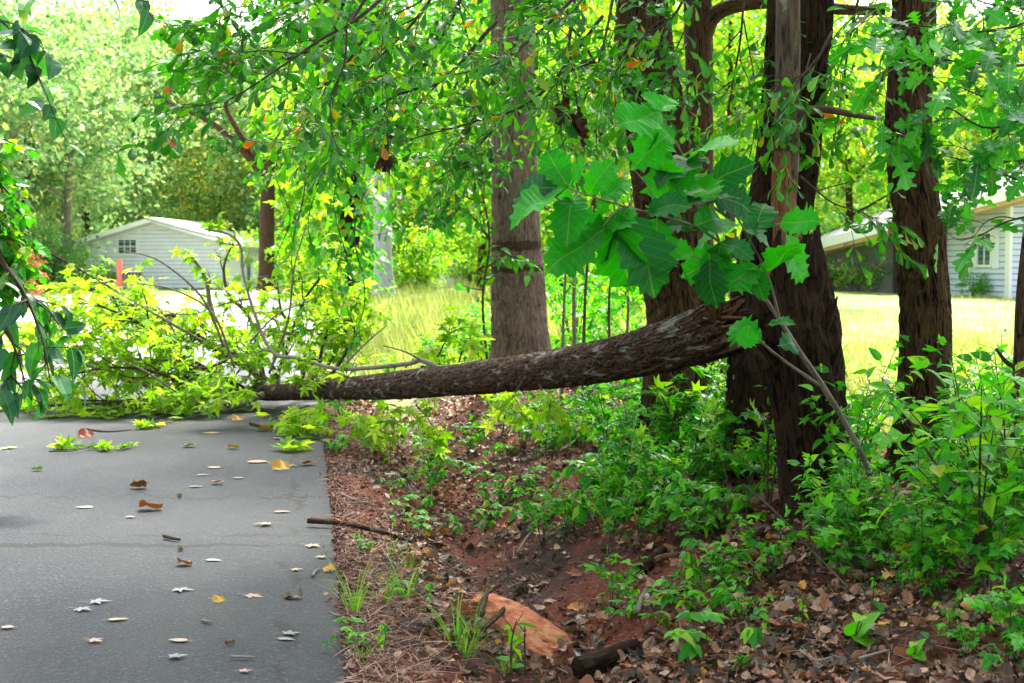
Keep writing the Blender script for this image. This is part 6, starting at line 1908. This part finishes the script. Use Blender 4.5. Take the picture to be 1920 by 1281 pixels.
RL = [
    (262, 920, 34, 'curl', 'brown', 'curled brown leaf with yellow rim standing up on the asphalt'),
    (258, 913, 24, 'curl', 'yellow', 'small yellow leaf tucked behind the curled brown one on the road'),
    (279, 960, 48, 'curl', 'orange', 'large curled orange brown leaf, the biggest on the asphalt'),
    (242, 975, 22, 'star', 'cream', 'small cream leaf in front of the big curled orange one'),
    (159, 957, 32, 'oak', 'palegreen', 'pale green leaf lying flat left of the curled leaves'),
    (345, 1065, 34, 'curl', 'orange', 'orange brown leaf curled like a boat beside a pale leaf'),
    (399, 1057, 34, 'oak', 'grey', 'pale grey leaf right of the boat shaped brown one'),
    (335, 1115, 46, 'star', 'grey', 'pale grey star leaf with a stalk in the middle of the road'),
    (408, 1136, 26, 'curl', 'yellow', 'small bright yellow curled leaf right of the grey star leaf'),
    (470, 1125, 42, 'star', 'pink', 'pinkish tan star leaf right of the small yellow curled one'),
    (552, 1131, 42, 'curl', 'dark', 'dark brown rolled leaf near the asphalt edge'),
    (179, 1137, 44, 'star', 'grey', 'whitish star leaf at the lower left, upper one of two'),
    (151, 1151, 38, 'star', 'grey', 'whitish star leaf at the lower left, lower one of two'),
    (219, 1169, 40, 'oak', 'tan', 'tan stalked leaf below the two whitish star leaves'),
    (175, 1211, 34, 'star', 'pink', 'pink tan leaf alone near the bottom left'),
    (337, 1210, 42, 'oak', 'cream', 'yellowish tan leaf with a long stalk near the bottom'),
    (326, 1242, 40, 'star', 'grey', 'pale leaf lowest in the road centre'),
    (456, 1268, 28, 'star', 'pink', 'pinkish leaf cut close to the bottom edge'),
    (540, 1196, 38, 'star', 'grey', 'grey white star leaf of the overlapping pair near the edge'),
    (534, 1207, 36, 'oak', 'grey', 'grey white oval leaf under the star one near the edge'),
    (406, 911, 26, 'curl', 'tan', 'small tan humped leaf in the middle distance of the road'),
    (365, 918, 28, 'oak', 'grey', 'flat pale leaf left of the small tan humped one'),
    (447, 901, 22, 'oak', 'cream', 'small pale leaf right of and beyond the tan humped one'),
    (379, 895, 26, 'oak', 'grey', 'thin pale leaf behind the flat pale one'),
    (527, 966, 32, 'oak', 'pink', 'pinkish stalked leaf near the cracked edge'),
    (500, 990, 40, 'star', 'cream', 'cream star leaf left of the long stick'),
    (583, 1030, 34, 'star', 'cream', 'cream stalked leaf below the long stick end'),
    (605, 1051, 24, 'star', 'cream', 'small cream leaf close to the asphalt edge'),
    (620, 1079, 28, 'curl', 'yellow', 'yellow leaf right at the asphalt edge'),
    (552, 1076, 26, 'star', 'tan', 'tan leaf with a brown spot left of the bent twig'),
    (525, 886, 40, 'curl', 'yellow', 'yellow leaf before the far crack, front one of two'),
    (535, 879, 36, 'star', 'yellow', 'yellow leaf before the far crack, rear one of two'),
    (574, 876, 34, 'curl', 'orange', 'orange leaf near the edge beside the two yellow ones'),
    (483, 870, 40, 'oak', 'pink', 'pinkish pale leaf left of the two yellow ones'),
    (401, 881, 26, 'oak', 'cream', 'narrow pale leaf in the road centre, far from the edge'),
    (353, 842, 28, 'curl', 'green', 'fresh green curled leaf on the road in front of the crown'),
    (436, 845, 22, 'curl', 'yellow', 'tiny yellow green curled leaf right of the fresh green one'),
    (71, 887, 22, 'curl', 'green', 'small green leaf alone at the left side of the road'),
    (18, 845, 40, 'star', 'green', 'green star leaf at the left edge of the picture'),
    (159, 824, 34, 'curl', 'red', 'red brown leaf left on the road, in front of the crown'),
    (106, 785, 26, 'curl', 'orange', 'orange leaf under the left part of the fallen crown'),
    (443, 792, 24, 'curl', 'yellow', 'orange yellow leaf standing by the kinked branch'),
    (534, 793, 28, 'curl', 'yellow', 'golden leaf beneath the thin end of the log'),
    (496, 811, 30, 'curl', 'yellow', 'golden orange leaf on the dark twig before the crown'),
    (396, 816, 34, 'oak', 'tan', 'flat tan leaf below the kinked branch'),
    (521, 827, 30, 'star', 'tan', 'tan leaf between the golden ones and the asphalt edge'),
    (15, 1185, 26, 'oak', 'pink', 'pale pink leaf at the left edge low down'),
    (305, 803, 22, 'curl', 'red', 'reddish leaf beside the heap of fresh green leaves'),
    (424, 772, 26, 'curl', 'orange', 'orange leaf by the bend of the kinked branch'),
]
r3 = np.random.default_rng(64)
for px, py, w, kind, colr, lab in RL:
    p = G(px, py); p[2] = ROADZ
    L = w * p[1] / F * 0.98
    tm = {'star': T_FLATSTAR, 'oak': T_FLATOAK, 'curl': T_CURL}[kind]
    t = tm[int(r3.integers(0, len(tm)))]
    a = r3.uniform(-0.5, 0.5) + (PI if r3.random() < 0.5 else 0)
    m = MB()
    m.inst(t, [[0, 0, 0]], [[math.cos(a), math.sin(a), 0]], [[r3.normal(0, .06), r3.normal(0, .06), 1]], [L])
    v = m.v[0]
    v[:, 2] *= 1.0 if kind == 'curl' else 0.4
    v -= [v[:, 0].mean(), v[:, 1].mean(), v[:, 2].min() - 0.001]
    o = m.build('fallen_leaf', FM[colr])
    o.location = p
    tag(o, lab, 'fallen leaf', 'leaves lying on the road')
for i, (px, py, lab) in enumerate([(337, 938, 'round brown spiky seed ball beside the big curled leaf'), (339, 1037, 'round brown spiky seed ball above the boat shaped leaf')]):
    p = G(px, py); p[2] = ROADZ + 0.012
    r2 = np.random.default_rng(i)
    d = unit(r2.normal(0, 1, (60, 3)))
    m = MB()
    m.tube(np.array([[0, 0, -0.014], [0, 0, -0.008], [0, 0, 0], [0, 0, 0.008], [0, 0, 0.014]]), np.array([0.003, 0.011, 0.0145, 0.011, 0.003]), 12)
    for q in d:
        m.tube(np.array([q * 0.012, q * 0.019]), np.array([0.003, 0.0008]), 4)
    o = m.build('seed_ball', FM['brown'])
    o.location = p
    tag(o, lab, 'seed ball', 'spiky seed balls on the road')
# broken sprigs of fresh leaves on the road
for i, (px, py, lab, k, tw) in enumerate([(125, 846, 'sprig of limp green leaves on a thin twig, left on the road', 0.22, [(92, 856), (130, 855), (165, 848)]), (190, 848, 'second limp sprig right of the one on the left of the road', 0.2, [(165, 848), (190, 840)]), (232, 846, 'small rosette of green leaves right of the limp sprigs', 0.15, [(226, 850), (236, 846)]), (281, 808, 'heap of fresh green leaves close before the fallen crown', 0.24, [(262, 812), (300, 808)]), (540, 848, 'yellow green sprig hanging onto the asphalt edge', 0.3, [(560, 790), (545, 820), (535, 850)])]):
    p = G(px, py); p[2] = ROADZ
    r2 = np.random.default_rng(800 + i)
    root = thing('fallen_sprig', lab, 'sprig', p, 'broken sprigs on the road')
    w, lm = MB(), MB()
    Q = np.array([G(a, b_) for a, b_ in tw]) - p; Q[:, 2] = 0.02
    w.tube(Q, np.linspace(0.006, 0.003, len(Q)), 6, 12)
    n = 12
    a = r2.uniform(0, 6.28, n)
    A = np.stack([np.cos(a), np.sin(a) * 0.8, r2.uniform(0.0, 0.9, n)], -1)
    for q in range(n):
        lm.inst(T_STAR[q % 4], [np.array([r2.normal(0, 0.04), r2.normal(0, 0.05), 0.02])], [A[q]], [r2.normal(0, 0.5, 3) + [0, 0, 0.8]], [k * r2.uniform(0.4, 0.75)])
    for q in range(len(lm.v)):
        lm.v[q][:, 2] = np.maximum(lm.v[q][:, 2], 0.004)
    w.build('twig', M['twig'], root, True)
    lm.build('foliage', M['lf_gum'], root)
